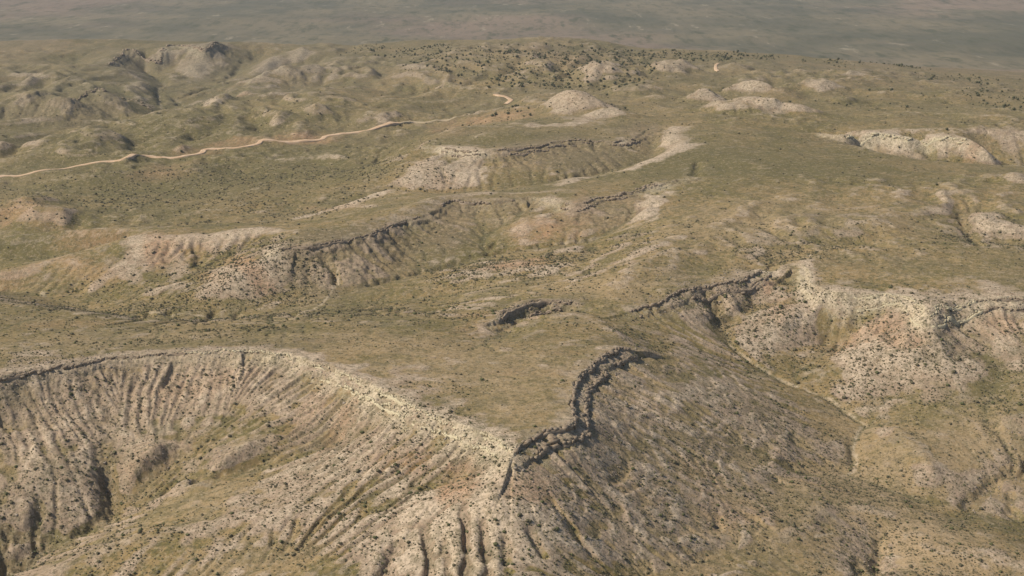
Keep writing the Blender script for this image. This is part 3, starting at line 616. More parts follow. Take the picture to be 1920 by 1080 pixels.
DARK = np.clip(DARK, 0, 1)
H -= (1.5 * np.abs(fbm(X / 9, Y / 9, 3, 201)) - .5 + .35 * fbm(X / 2.6, Y / 2.6, 2, 203)) * DARK * sstep(.12, .4, SL) * np.clip(CELL, 1, 2.2) * (1 - LEDGE_MASK)
farw = sstep(1000, 1300, RR)
BARE *= 1 - .45 * sstep(1250, 1700, RR)
PALE += TERR * .85
DARK = DARK + 0 * H
PALE *= 1 - .25 * farw
PALE *= 1 - farw * (.40 - .40 * sstep(.06, .22, SL + .05 * fbm(X / 12, Y / 12, 2, 321)))
RED *= 1 - .25 * farw
for pts, w, val in [([(1320,268),(1290,274),(1262,283),(1235,295),(1180,317),(1130,328),(1075,336),(1045,348)],9,.75),([(1285,446),(1240,460),(1200,474),(1135,503),(1060,539)],4,.55),([(1060,540),(1000,550),(940,556)],3,.5),
        ([(1245,352),(1225,375),(1205,395),(1192,408)],11,.9),([(1050,340),(1000,352),(920,362)],5,.4),([(345,199),(370,194),(400,190)],10,.7),([(720,359),(690,370),(650,385),(610,396),(560,408)],9,.8),([(1262,240),(1252,255),(1250,268)],12,.6),
        ([(515,465),(490,490),(455,512)],8,.5),([(282,457),(330,451),(400,443)],7,.6),([(580,97),(550,110),(520,122),(495,132)],14,.8),([(372,98),(371,112),(366,128)],18,.7),([(835,284),(805,308),(775,332)],14,.6),([(1150,213),(1110,224),(1060,234),(1000,238)],10,.7),([(1480,205),(1450,206),(1420,215)],10,.5)]:
    o = dist_poly(poly_world(pts), w * 3)
    if o: PALE[o[0]] += val * (1 - sstep(w * .3, w * 1.7, o[1] + w * .5 * fbm(X[o[0]] / w / 1.5, Y[o[0]] / w / 1.5, 3, 7)))  # bright crest bands: sunlit left-facing sides painted into the ground colour
# ------------------------------------------------------------------ final ground mesh
def cols():
    fine = np.linspace(-0.405, 0.405, 1150)
    g = 0.405 + np.cumsum(0.0009 * 1.11 ** np.arange(46)); g = g[g < 1.25]
    return np.concatenate([-g[::-1], fine, g])
def rows():
    # spacing follows the slant of view: about a third of a picture line on level ground
    r = [452.0]
    while r[-1] < 8000:
        d = r[-1]; sl = 300.0 / d
        r.append(d * (1 + max(0.00068, 0.00078 / (0.35 + 1.0 * sl)) * (1.0 if d < 3200 else 1.6)))
    while r[-1] < 90000: r.append(r[-1] * 1.06)
    return np.array(r)
TT = cols(); RW = rows()
print('mesh', len(TT), len(RW))
gT, gR = np.meshgrid(TT, RW)
MX = gR * np.sin(gT); MY = gR * np.cos(gT)
def cub(A, t, l):
    """Catmull-Rom sampling of a grid"""
    t = np.clip(t, 1, NT - 3.001); l = np.clip(l, 1, NL - 3.001)
    a = np.floor(t).astype(int); b = np.floor(l).astype(int); ft = (t - a).astype(np.float32); fl = (l - b).astype(np.float32)
    def w(f): return (-.5 * f + f * f - .5 * f ** 3, 1 - 2.5 * f * f + 1.5 * f ** 3, .5 * f + 2 * f * f - 1.5 * f ** 3, -.5 * f * f + .5 * f ** 3)
    wt = w(ft); wl = w(fl); o = 0
    for i in range(4):
        rr = 0
        for j in range(4): rr = rr + wt[j] * A[b + i - 1, a + j - 1]
        o = o + wl[i] * rr
    return o
def grid_at(A, x, y, order=1):
    t = (np.arctan2(x, y) - TH0) / DT; l = (np.log(np.hypot(x, y)) - LN0) / DT
    if order == 3: return cub(A, t, l)
    return samp(A, x, y)
MZ = grid_at(H, MX, MY, 3).astype(np.float32)
mled = grid_at(LEDGE_MASK, MX, MY)
MZ = MZ + (0.10 * fbm(MX / 2.3, MY / 2.3, 3, 61) + 0.05 * perlin(MX / 0.7, MY / 0.7, 62)) * sstep(2500, 900, gR)
MZ = MZ + mled * 0.9 * np.clip(fbm(MX / 1.6, MY / 1.6, 2, 63), -.8, .8)

me = bpy.data.meshes.new("ground")
nr, nc = MX.shape
co = np.empty((nr * nc, 3), np.float32); co[:, 0] = MX.ravel(); co[:, 1] = MY.ravel(); co[:, 2] = MZ.ravel()
me.vertices.add(nr * nc); me.vertices.foreach_set("co", co.ravel())
i0 = (np.arange(nr - 1)[:, None] * nc + np.arange(nc - 1)[None]).ravel().astype(np.int32)
quads = np.stack([i0, i0 + 1, i0 + nc + 1, i0 + nc], 1)
nf = len(quads)
me.loops.add(nf * 4); me.polygons.add(nf)
me.loops.foreach_set("vertex_index", quads.ravel())
me.polygons.foreach_set("loop_start", np.arange(0, nf * 4, 4, dtype=np.int32))
me.update(calc_edges=True)
me.polygons.foreach_set("use_smooth", np.ones(nf, bool))
ground_ob = bpy.data.objects.new("ground", me); scene.collection.objects.link(ground_ob)
ground_ob['kind'] = 'structure'
ground_ob['label'] = 'dry rolling desert ground of mesas, gullied slopes and grassy flats'
print('ground', round(time.time() - T0, 1))

def smp(A): return grid_at(A, MX, MY).astype(np.float32).ravel()
lf = np.log1p(FLOWB) * 1.0
layA = np.stack([np.clip(smp(BARE), 0, 1), np.clip(smp(RED), 0, 1), np.clip(smp(PALE), 0, 1.2) / 1.2, np.clip(smp(GREEN), 0, 1)], 1).astype(np.float32)
layB = np.stack([np.clip(smp(lf) / 7.0, 0, 1), np.clip(smp(BAND), 0, 1), np.clip(mled.ravel(), 0, 1), np.clip(smp(WASH), 0, 1)], 1).astype(np.float32)
layC = np.stack([np.clip(smp(DARK), 0, 1), np.clip(0.5 + smp(CONV / np.sqrt(np.clip(CELL, 1, 4))) * 1.5, 0, 1), np.clip(.45 * sstep(1500, 2600, gR + 260 * fbm(MX / 500, MY / 500, 2, 401)) + .55 * sstep(2800, 3300, gR), 0, 1).ravel(), np.clip(smp(TAN), 0, 1)], 1).astype(np.float32)
for nm, lay in (('coverA', layA), ('coverB', layB), ('coverC', layC)):
    at = me.attributes.new(nm, 'FLOAT_COLOR', 'POINT'); at.data.foreach_set('color', lay.ravel())

# ------------------------------------------------------------------ materials
class NT_:
    def __init__(s, name):
        s.m = bpy.data.materials.new(name); s.m.use_nodes = True; s.t = s.m.node_tree; s.b = s.t.nodes["Principled BSDF"]
        s.b.inputs["Roughness"].default_value = 0.95; s.b.inputs["Specular IOR Level"].default_value = 0.1
        s.pos = s.n("ShaderNodeNewGeometry").outputs["Position"]
    def n(s, k, **kw):
        x = s.t.nodes.new(k)
        for a, b in kw.items(): setattr(x, a, b)
        return x
    def put(s, sock, v):
        if isinstance(v, bpy.types.NodeSocket): s.t.links.new(v, sock)
        elif isinstance(v, tuple) and len(v) == 3 and sock.type == 'RGBA': sock.default_value = (*v, 1)
        else: sock.default_value = v
    def math(s, op, a, b=0.0, clamp=False):
        x = s.n("ShaderNodeMath", operation=op, use_clamp=clamp); s.put(x.inputs[0], a); s.put(x.inputs[1], b); return x.outputs[0]
    def noise(s, scale, detail=3, rough=.55, vec=None, sx=None):
        v = s.pos if vec is None else vec
        if sx is not None:
            mp = s.n("ShaderNodeMapping"); s.put(mp.inputs[0], v); mp.inputs['Scale'].default_value = sx; v = mp.outputs[0]
        x = s.n("ShaderNodeTexNoise"); s.put(x.inputs['Vector'], v); x.inputs['Scale'].default_value = scale; x.inputs['Detail'].default_value = detail; x.inputs['Roughness'].default_value = rough
        return x.outputs[0]
    def ramp(s, v, lo, hi, a=0.0, b=1.0):
        x = s.n("ShaderNodeMapRange"); x.clamp = True; x.interpolation_type = 'SMOOTHSTEP'
        s.put(x.inputs[0], v); x.inputs[1].default_value = lo; x.inputs[2].default_value = hi; x.inputs[3].default_value = a; x.inputs[4].default_value = b
        return x.outputs[0]
    def mix(s, f, a, b, mode='MIX'):
        x = s.n("ShaderNodeMix", data_type='RGBA', blend_type=mode); s.put(x.inputs[0], f); s.put(x.inputs[6], a); s.put(x.inputs[7], b); return x.outputs[2]
    def attr(s, nm):
        x = s.n("ShaderNodeAttribute", attribute_name=nm); y = s.n("ShaderNodeSeparateColor"); s.t.links.new(x.outputs['Color'], y.inputs[0])
        return y.outputs[0], y.outputs[1], y.outputs[2], x.outputs['Alpha']
    def bump(s, h, dist, strength=1.0):
        x = s.n("ShaderNodeBump"); s.put(x.inputs['Height'], h); x.inputs['Distance'].default_value = dist; x.inputs['Strength'].default_value = strength
        s.t.links.new(x.outputs[0], s.b.inputs['Normal'])
g = NT_("desert_earth")
bare, red, pale, green = g.attr('coverA')
flow, band, led, wash = g.attr('coverB')
dark, conv, farm, farA = g.attr('coverC')
n300 = g.noise(1 / 260., 4, .6); n60 = g.noise(1 / 55., 4, .6); n14 = g.noise(1 / 13., 4, .6); n4 = g.noise(1 / 3.6, 3, .6); n1 = g.noise(1 / 1.1, 3, .65); n7 = g.noise(1 / 6.5, 4, .7)
nst = g.noise(1.0, 3, .55, sx=(1 / 60., 1 / 14., 1 / 10.))
tan_ = (.275, .192, .088); olive = (.158, .129, .046); straw = (.330, .245, .140); sage = (.150, .150, .085)
c = g.mix(g.ramp(g.math('ADD', n60, g.math('MULTIPLY', g.math('SUBTRACT', n4, .5), .8)), .38, .62), tan_, olive)
c = g.mix(g.ramp(n300, .40, .66, 0, .7), c, (.190, .150, .072))
c = g.mix(g.ramp(n14, .52, .72, 0, .65), c, straw)
c = g.mix(g.ramp(nst, .55, .70, 0, .45), c, (.33, .255, .165))
n25 = g.noise(1 / 26., 4, .7)
c = g.mix(g.ramp(n25, .50, .62, 0, .45), c, (.125, .104, .052))
gm = g.math('MULTIPLY', green, g.ramp(n14, .25, .6, .55, 1.0))
tanl = g.math('MULTIPLY', farA, g.ramp(n14, .25, .6, .5, 1.0))
c = g.mix(tanl, c, (.375, .270, .155))
c = g.mix(gm, c, (.130, .110, .044))
# bare slopes
bcol = g.mix(g.ramp(n14, .3, .7), (.330, .238, .162), (.435, .328, .230))
bcol = g.mix(g.ramp(n60, .45, .7, 0, .6), bcol, (.270, .195, .118))
cov = g.math('ADD', g.math('MULTIPLY', bare, .62), g.math('MULTIPLY', pale, .85))
cov = g.math('ADD', cov, g.math('MULTIPLY', g.math('SUBTRACT', conv, .5), 0.9))
cov = g.math('ADD', cov, g.math('MULTIPLY', g.math('SUBTRACT', n14, .5), .9))
cov = g.math('ADD', cov, g.math('MULTIPLY', g.math('SUBTRACT', n4, .5), .5))
cov = g.math('SUBTRACT', cov, g.math('MULTIPLY', green, .35))
c = g.mix(g.ramp(cov, .26, .74), c, bcol)
pcov = g.math('ADD', g.math('MULTIPLY', pale, .9), g.math('MULTIPLY', g.math('SUBTRACT', n7, .5), 2.2)); pcov = g.math('ADD', pcov, g.math('MULTIPLY', g.math('SUBTRACT', conv, .5), .9)); pcov = g.math('ADD', pcov, g.math('MULTIPLY', g.math('SUBTRACT', n14, .5), 1.2))
c = g.mix(g.ramp(pcov, .30, 1.20, 0, .85), c, (.545, .430, .305))
rc = g.math('MULTIPLY', red, g.ramp(n14, .3, .62, .35, 1.0))
c = g.mix(g.math('MULTIPLY', rc, .8), c, (.44, .255, .145))
dk = g.math('MULTIPLY', dark, g.ramp(n4, .3, .6, .55, 1.0))
c = g.mix(g.math('MULTIPLY', dk, .50), c, (.215, .160, .110))
bd = g.math('MULTIPLY', band, g.ramp(g.math('ADD', n4, g.math('MULTIPLY', pale, .25)), .42, .68, 0, 1))
bd = g.math('MULTIPLY', bd, g.math('SUBTRACT', 1.0, dark, True))
c = g.mix(g.math('MULTIPLY', bd, .65), c, (.57, .475, .325))
ld = g.math('MULTIPLY', led, g.ramp(n1, .3, .6, .4, 1.0))
lcol = g.mix(pale, (.20, .150, .10), (.50, .42, .28))
c = g.mix(g.math('MULTIPLY', ld, .8), c, lcol)
# growth along the drainage lines
fl = g.math('MULTIPLY', g.ramp(flow, .62, .92), g.ramp(n14, .3, .6, .3, 1))
fl = g.math('MULTIPLY', fl, g.math('SUBTRACT', 1.0, g.math('MULTIPLY', bare, .65)))
c = g.mix(g.math('MULTIPLY', fl, .55), c, (.115, .110, .055))
c = g.mix(g.math('MULTIPLY', wash, .7), c, (.47, .375, .26))
# tufts
tf = g.ramp(g.math('ADD', n1, g.math('MULTIPLY', g.math('SUBTRACT', n4, .5), .7)), .50, .64)
c = g.mix(g.math('MULTIPLY', tf, .70), c, (.105, .090, .045))
c = g.mix(g.math('MULTIPLY', g.ramp(g.noise(1 / 4.6, 4, .75), .555, .59), .42), c, (.40, .30, .19))
tf3 = g.ramp(g.math('ADD', n7, g.math('MULTIPLY', g.math('SUBTRACT', n60, .5), .5)), .54, .66)
c = g.mix(g.math('MULTIPLY', tf3, .45), c, (.105, .090, .045))
bs = g.math('MULTIPLY', g.ramp(cov, .3, .7), g.ramp(g.noise(1 / 2.1, 2, .7), .47, .58))
c = g.mix(g.math('MULTIPLY', bs, .36), c, (.150, .118, .078))
tf2 = g.ramp(g.noise(1 / 1.7, 2, .6), .56, .68)
c = g.mix(g.math('MULTIPLY', tf2, .30), c, (.45, .37, .25))
# far plain
fn = g.noise(1.0, 5, .65, sx=(1 / 420., 1 / 900., 0)); fn2 = g.noise(1.0, 4, .72, sx=(1 / 80., 1 / 380., 0)); fn3 = g.noise(1.0, 4, .55, sx=(1 / 1700., 1 / 2600., 0)); fn4 = g.noise(1.0, 3, .7, sx=(1 / 30., 1 / 140., 0))
fc = g.mix(g.ramp(fn, .38, .62), (.185, .155, .098), (.112, .106, .070))
fc = g.mix(g.ramp(fn3, .47, .60, 0, .6), fc, (.255, .180, .135))
fc = g.mix(g.ramp(fn2, .60, .70, 0, .6), fc, (.36, .30, .21))
fc = g.mix(g.ramp(fn2, .46, .34, 0, .75), fc, (.07, .075, .042))
fc = g.mix(g.ramp(fn4, .48, .66, 0, .5), fc, (.075, .078, .045))
c = g.mix(farm, c, fc)
g.put(g.b.inputs['Base Color'], c)
g.bump(g.math('ADD', g.math('MULTIPLY', n1, .5), n4), 0.9, 0.55)
me.materials.append(g.m)

print('materials', round(time.time() - T0, 1))
def simple(name, col, col2, scale, rough=.95, dist=0.0):
    q = NT_(name)
    nn = q.noise(scale, 3, .6, sx=(.35, .35, 2.2)) if dist > .2 else q.noise(scale, 3, .6)
    vc = q.n("ShaderNodeAttribute", attribute_name='tone').outputs['Fac']
    cc = q.mix(q.ramp(nn, .35, .65), col, col2)
    q.put(q.b.inputs['Base Color'], cc)
    q.b.inputs['Roughness'].default_value = rough
    if dist: q.bump(nn, dist, .6)
    return q.m
M_SHRUB = simple('shrub_leaf', (.120, .108, .062), (.165, .142, .088), .9)
M_SHRUB2 = simple('shrub_green', (.100, .108, .048), (.140, .138, .066), .9)
M_JUN = simple('juniper_leaf', (.065, .068, .035), (.110, .108, .058), .25)
M_BARK = simple('bark', (.13, .10, .075), (.20, .16, .12), 3)
M_ROCKD = simple('brown_caprock', (.215, .160, .110), (.33, .26, .185), 1.1, dist=.25)
M_ROCKP = simple('pale_limestone', (.42, .355, .235), (.58, .50, .335), .9, dist=.25)
M_ROCKG = simple('grey_rubble', (.20, .165, .13), (.36, .30, .235), .8, dist=.15)
M_ROAD = simple('graded_dirt', (.50, .335, .205), (.58, .42, .28), .12, dist=.05)
M_TRACK = simple('faint_track', (.36, .29, .18), (.42, .33, .22), .12)

ICO0 = None
def ico(sub):
    t = (1 + 5 ** .5) / 2
    v = np.array([(-1,t,0),(1,t,0),(-1,-t,0),(1,-t,0),(0,-1,t),(0,1,t),(0,-1,-t),(0,1,-t),(t,0,-1),(t,0,1),(-t,0,-1),(-t,0,1)], float)
    f = [(0,11,5),(0,5,1),(0,1,7),(0,7,10),(0,10,11),(1,5,9),(5,11,4),(11,10,2),(10,7,6),(7,1,8),(3,9,4),(3,4,2),(3,2,6),(3,6,8),(3,8,9),(4,9,5),(2,4,11),(6,2,10),(8,6,7),(9,8,1)]
    v = [x / np.linalg.norm(x) for x in v]
    for _ in range(sub):
        mid = {}; nf_ = []
        def m(a, b):
            k = (min(a, b), max(a, b))
            if k not in mid:
                q = v[a] + v[b]; v.append(q / np.linalg.norm(q)); mid[k] = len(v) - 1
            return mid[k]
        for a, b, c_ in f:
            x, y, z = m(a, b), m(b, c_), m(c_, a); nf_ += [(a, x, z), (b, y, x), (c_, z, y), (x, y, z)]
        f = nf_
    return np.array(v), np.array(f)
def clump(rs, sub, leaves, lsize, h=.75, core=.72):
    """a bush: an uneven dense heart with loose leaf sprays standing off it; unit radius, foot at z=0"""
    v, f = ico(sub)
    v = v * (core * (1 + .30 * rs.standard_normal(len(v)).clip(-1.2, 1.2)))[:, None]
    v[:, 2] = v[:, 2] * h + h * .62
    n = leaves
    if n:
        d = rs.standard_normal((n, 3)); d /= np.linalg.norm(d, axis=1)[:, None]; d[:, 2] = np.abs(d[:, 2]) * 1.0 - .25
        c_ = d * rs.uniform(.62, 1.08, n)[:, None]; c_[:, 2] = c_[:, 2] * h + h * .55
        tri = c_[:, None, :] + rs.standard_normal((n, 3, 3)) * lsize
        base = len(v)
        v = np.vstack([v, tri.reshape(-1, 3)])
        f = np.vstack([f, base + np.arange(3 * n).reshape(n, 3)])
    return v, f
def mesh_from(name, v, f, mat):
    m_ = bpy.data.meshes.new(name); v = np.asarray(v, np.float32); f = np.asarray(f, np.int32)
    k = f.shape[1]
    m_.vertices.add(len(v)); m_.vertices.foreach_set('co', v.ravel()); m_.loops.add(f.size); m_.polygons.add(len(f))
    m_.loops.foreach_set('vertex_index', f.ravel()); m_.polygons.foreach_set('loop_start', np.arange(0, f.size, k, dtype=np.int32)); m_.update(calc_edges=True)
    m_.materials.append(mat); return m_
def scatter(name, tpls, P, S, mat, label):
    """one object holding the uncountable rest"""
    V = []; F = []; off = 0
    rs = np.random.default_rng(len(P))
    which = rs.integers(0, len(tpls), len(P)); rot = rs.uniform(0, 2 * np.pi, len(P))
    for k, (v, f) in enumerate(tpls):
        m_ = which == k; p = P[m_]; sc = S[m_]; ra = rot[m_]
        if len(p) == 0: continue
        c_, s_ = np.cos(ra)[:, None], np.sin(ra)[:, None]
        vx = (v[None, :, 0] * c_ - v[None, :, 1] * s_) * sc[:, :1] + p[:, :1]
        vy = (v[None, :, 0] * s_ + v[None, :, 1] * c_) * sc[:, :1] + p[:, 1:2]
        vz = v[None, :, 2] * sc[:, 1:2] + p[:, 2:3]
        V.append(np.stack([vx, vy, vz], 2).reshape(-1, 3).astype(np.float32))
        F.append((f[None] + (off + np.arange(len(p)) * len(v))[:, None, None]).reshape(-1, f.shape[1])); off += len(p) * len(v)
    ob = bpy.data.objects.new(name, mesh_from(name, np.vstack(V), np.vstack(F), mat))
    scene.collection.objects.link(ob); ob['kind'] = 'stuff'; ob['label'] = label
    return ob
def sees(x, y, z):
    """photo position of world points and whether the camera sees them past the terrain"""
    dy_ = y * cp - (z - EYE) * sp; up = y * sp + (z - EYE) * cp
    u = 960 + FOC * x / dy_; v = 540 - FOC * up / dy_
    ok = (u > 2) & (u < 1918) & (v > 2) & (v < 1078)
    for t in np.linspace(.55, .985, 40):
        ok &= samp(H, x * t, y * t) < EYE + (z + .6 - EYE) * t
    return u, v, ok
def area_pts(n, r0, r1, half=.43, seed=1):
    rs = np.random.default_rng(seed)
    t = rs.uniform(-half, half, n); r = np.sqrt(rs.uniform(r0 * r0, r1 * r1, n))
    return r * np.sin(t), r * np.cos(t), rs
def put_single(name, mesh, loc, rz, sc, label, cat, group):
    o = bpy.data.objects.new(name, mesh); scene.collection.objects.link(o)
    o.location = loc; o.rotation_euler = (0, 0, rz); o.scale = sc
    o['label'] = label; o['category'] = cat; o['group'] = group
    return o

# ---- shrubs of the near slopes
rs0 = np.random.default_rng(11)
T_NEAR = [clump(rs0, 0, 26, .17) for _ in range(7)]
T_FARS = [clump(rs0, 0, 6, .25) for _ in range(6)]
T_BIG = [clump(rs0, 1, 130, .10) for _ in range(6)]
x, y, rs = area_pts(330000, 470, 1150, seed=2)
den = samp(SHRUB, x, y); bare_ = samp(BARE, x, y); fl_ = samp(lf, x, y)
clus = fbm(x / 28, y / 28, 3, 91) + .7 * fbm(x / 7, y / 7, 2, 93)
prob = np.clip(den * (1 + 1.3 * clus), 0.02, 1.0) * .5 + .35 * sstep(4.2, 6.0, fl_) * np.clip(den + .2, 0, 1)
prob *= 1 - .8 * np.clip(samp(WASH, x, y), 0, 1); prob *= 1 - .85 * np.clip(samp(LEDGE_MASK, x, y), 0, 1)
k = rs.uniform(0, 1, len(x)) < prob
x, y, den = x[k], y[k], den[k]
rad = np.clip(rs.lognormal(-1.02, .45, len(x)), .18, 1.2) * (1 + .25 * (np.hypot(x, y) > 850))
z = samp(H, x, y) - .08
u, v, vis = sees(x, y, z)
size = np.where(vis, rad / np.hypot(x, y), 0)
order = np.argsort(-size)
first = order[:300]
rest = order[300:]
ZONES = [(lambda u, v: (v > 900) & (u < 700), 'low dark olive shrub on the bare foreground ridge and gully sides at the lower left', 'shrubs on the lower left foreground ridge'),
         (lambda u, v: (v > 830) & (u >= 700) & (u < 1150), 'low dark shrub on the pale gullied foot of the nose shaped mesa', 'shrubs on the gullied foot of the near mesa'),
         (lambda u, v: (v > 780) & (u >= 1150), 'dark round shrub on the tan flats at the lower right', 'shrubs on the lower right flats'),
         (lambda u, v: (u >= 1150), 'dark shrub in the valley and slopes right of the near mesa', 'shrubs right of the near mesa'),
         (lambda u, v: (u < 1150), 'dark shrub on the near mesa and the ribbed slope below its long rim', 'shrubs on and below the long curved rim')]
BM = [mesh_from('shrub', vv, ff, M_SHRUB if i % 3 else M_SHRUB2) for i, (vv, ff) in enumerate(T_BIG)]
for n, i in enumerate(first):
    for tst, lab, grp in ZONES:
        if tst(u[i], v[i]): break
    put_single('shrub', BM[n % 6], (x[i], y[i], z[i]), rs.uniform(0, 6.28), (rad[i], rad[i], rad[i] * rs.uniform(.8, 1.15)), lab, 'shrub', grp)
P = np.stack([x, y, z], 1)[rest]; S = np.stack([rad, rad * rs.uniform(.75, 1.15, len(rad))], 1)[rest]
nr_ = np.hypot(P[:, 0], P[:, 1]); gsel = rs.uniform(0, 1, len(P)) < .22
scatter('shrub_cover', T_NEAR, P[~gsel], S[~gsel], M_SHRUB, 'countless dark shrubs dotting the near slopes and flats')
scatter('green_shrub_cover', T_NEAR, P[gsel], S[gsel], M_SHRUB2, 'greener shrubs scattered among the dark ones on the near slopes')
print('shrubs', len(x), round(time.time() - T0, 1))
# ---- bushes of the middle distance
x, y, rs = area_pts(260000, 1080, 2400, seed=5)
den = samp(SHRUB, x, y); fl_ = samp(lf, x, y)
clus = fbm(x / 60, y / 60, 3, 95) + .6 * fbm(x / 14, y / 14, 2, 97)
k = rs.uniform(0, 1, len(x)) < np.clip((den - .08) * (1 + 1.5 * clus), 0.05, 1) * .42 + .05 * sstep(4.5, 6, fl_)
x, y = x[k], y[k]
rad = np.clip(rs.lognormal(-.38, .42, len(x)), .35, 2.0)
P = np.stack([x, y, samp(H, x, y) - .15], 1)
scatter('distant_shrub_cover', T_FARS, P, np.stack([rad, rad * .95], 1), M_SHRUB, 'dark bushes speckling the middle distance valleys and benches')
print('mid', len(x), round(time.time() - T0, 1))
# ---- junipers
JUN = np.zeros_like(H)
for a in [(1010,120,150,22,.9),(1100,105,120,16,.9),(1130,140,90,16,.9),(900,100,120,9,.8),(780,95,70,7,.7),(690,92,50,5,.6),(860,125,60,10,.5),(1190,120,40,12,1.0),(1215,128,14,10,1.2),(1000,150,80,12,.5),(1240,102,90,6,.9),(1340,108,60,7,1.1),(1450,112,60,4,.7),(1400,104,50,4,.7),
          (975,208,28,12,1.0),(950,215,50,10,.35),(880,235,30,6,.4),(760,243,14,4,.6),(1630,115,50,6,.9),(1690,124,40,5,1.0),(1600,120,60,6,.5),(1860,185,60,16,.45),(1800,150,70,8,.45),(1830,155,30,8,.4),(1900,200,30,12,.4),(1720,175,60,8,.15),(1040,160,40,8,.5),(800,105,50,10,.35),(1540,190,200,20,.05),(1290,100,30,5,.8)]:
    spot(JUN, *a)
x, y, rs = area_pts(130000, 1650, 3050, .40, seed=8)
den = samp(JUN, x, y); clus = fbm(x / 50, y / 50, 3, 99)
k = rs.uniform(0, 1, len(x)) < np.clip(den * (1 + 1.8 * clus), 0, 1) * .30
x, y = x[k], y[k]
ex = [(1162,206),(1172,204),(1756,348),(1727,346),(1728,223),(1775,244),(1850,250),(1350,150),(1630,170),(1594,167),(300,465),(799,468),(1690,200),(1860,172),(1890,170),(55,412),(180,365),(120,408),(340,285),(405,282),(750,236)]
E_ = np.array([cast(a, b) for a, b in ex]); x = np.concatenate([x, E_[:, 0]]); y = np.concatenate([y, E_[:, 1]])
rad = np.clip(rs.lognormal(.30, .40, len(x)), .7, 2.5); rad[np.hypot(x, y) < 1500] *= .55
z = samp(H, x, y) - .2
u, v, vis = sees(x, y, z + 1)
order = np.argsort(-np.where(vis, rad / np.hypot(x, y), 0)); nvis = int(vis.sum())
T_JB = [clump(rs0, 1, 90, .12, h=.95) for _ in range(5)]
T_JF = [clump(rs0, 0, 14, .2, h=.95) for _ in range(5)]
JM = [mesh_from('crown', vv + np.array([0, 0, .22]), ff, M_JUN) for vv, ff in T_JB]
def trunk_mesh():
    V = []; F = []
    for b_, (dx_, dy_, r_) in enumerate([(0, 0, .12), (.32, .1, .07), (-.25, .22, .06)]):
        n0 = len(V)
        for kz, zz in enumerate([-.15, .3, .75]):
            for q in range(6):
                a = q * math.pi / 3; rr_ = r_ * (1 - .28 * kz)
                V.append((dx_ * kz * .7 + rr_ * math.cos(a), dy_ * kz * .7 + rr_ * math.sin(a), zz))
        for kz in range(2):
            for q in range(6): F.append((n0 + kz * 6 + q, n0 + kz * 6 + (q + 1) % 6, n0 + kz * 6 + 6 + (q + 1) % 6, n0 + kz * 6 + 6 + q))
    return mesh_from('trunk', V, F, M_BARK)
TM = trunk_mesh()
for n, i in enumerate(order[:300]):
    e = bpy.data.objects.new('juniper_tree', None); scene.collection.objects.link(e)
    e.location = (x[i], y[i], z[i]); e.rotation_euler = (0, 0, rs.uniform(0, 6.28)); e.scale = (rad[i], rad[i], rad[i] * rs.uniform(.85, 1.15)); e.empty_display_size = .3
    e['category'] = 'tree'
    if v[i] > 225: e['label'] = 'lone dark juniper on open grassland before the wooded ridge'; e['group'] = 'lone junipers on the open ground'
    elif u[i] > 1550: e['label'] = 'dark juniper on the far grassy upland at the right'; e['group'] = 'junipers on the right upland'
    elif v[i] > 180: e['label'] = 'dark juniper on the reddish slope beside the dirt road bend'; e['group'] = 'junipers on the reddish slope'
    else: e['label'] = 'dark juniper on the wooded ridge that closes the uplands'; e['group'] = 'junipers on the wooded ridge'
    for nm, mm in (('crown', JM[n % 5]), ('trunk', TM)):
        o = bpy.data.objects.new(nm, mm); scene.collection.objects.link(o); o.parent = e
P = np.stack([x, y, z], 1)[order[300:]]; S = np.stack([rad, rad], 1)[order[300:]]
scatter('juniper_woodland', T_JF, P, S, M_JUN, 'open dark juniper woodland thickening along the far ridge')
print('junipers', len(x), nvis, round(time.time() - T0, 1))

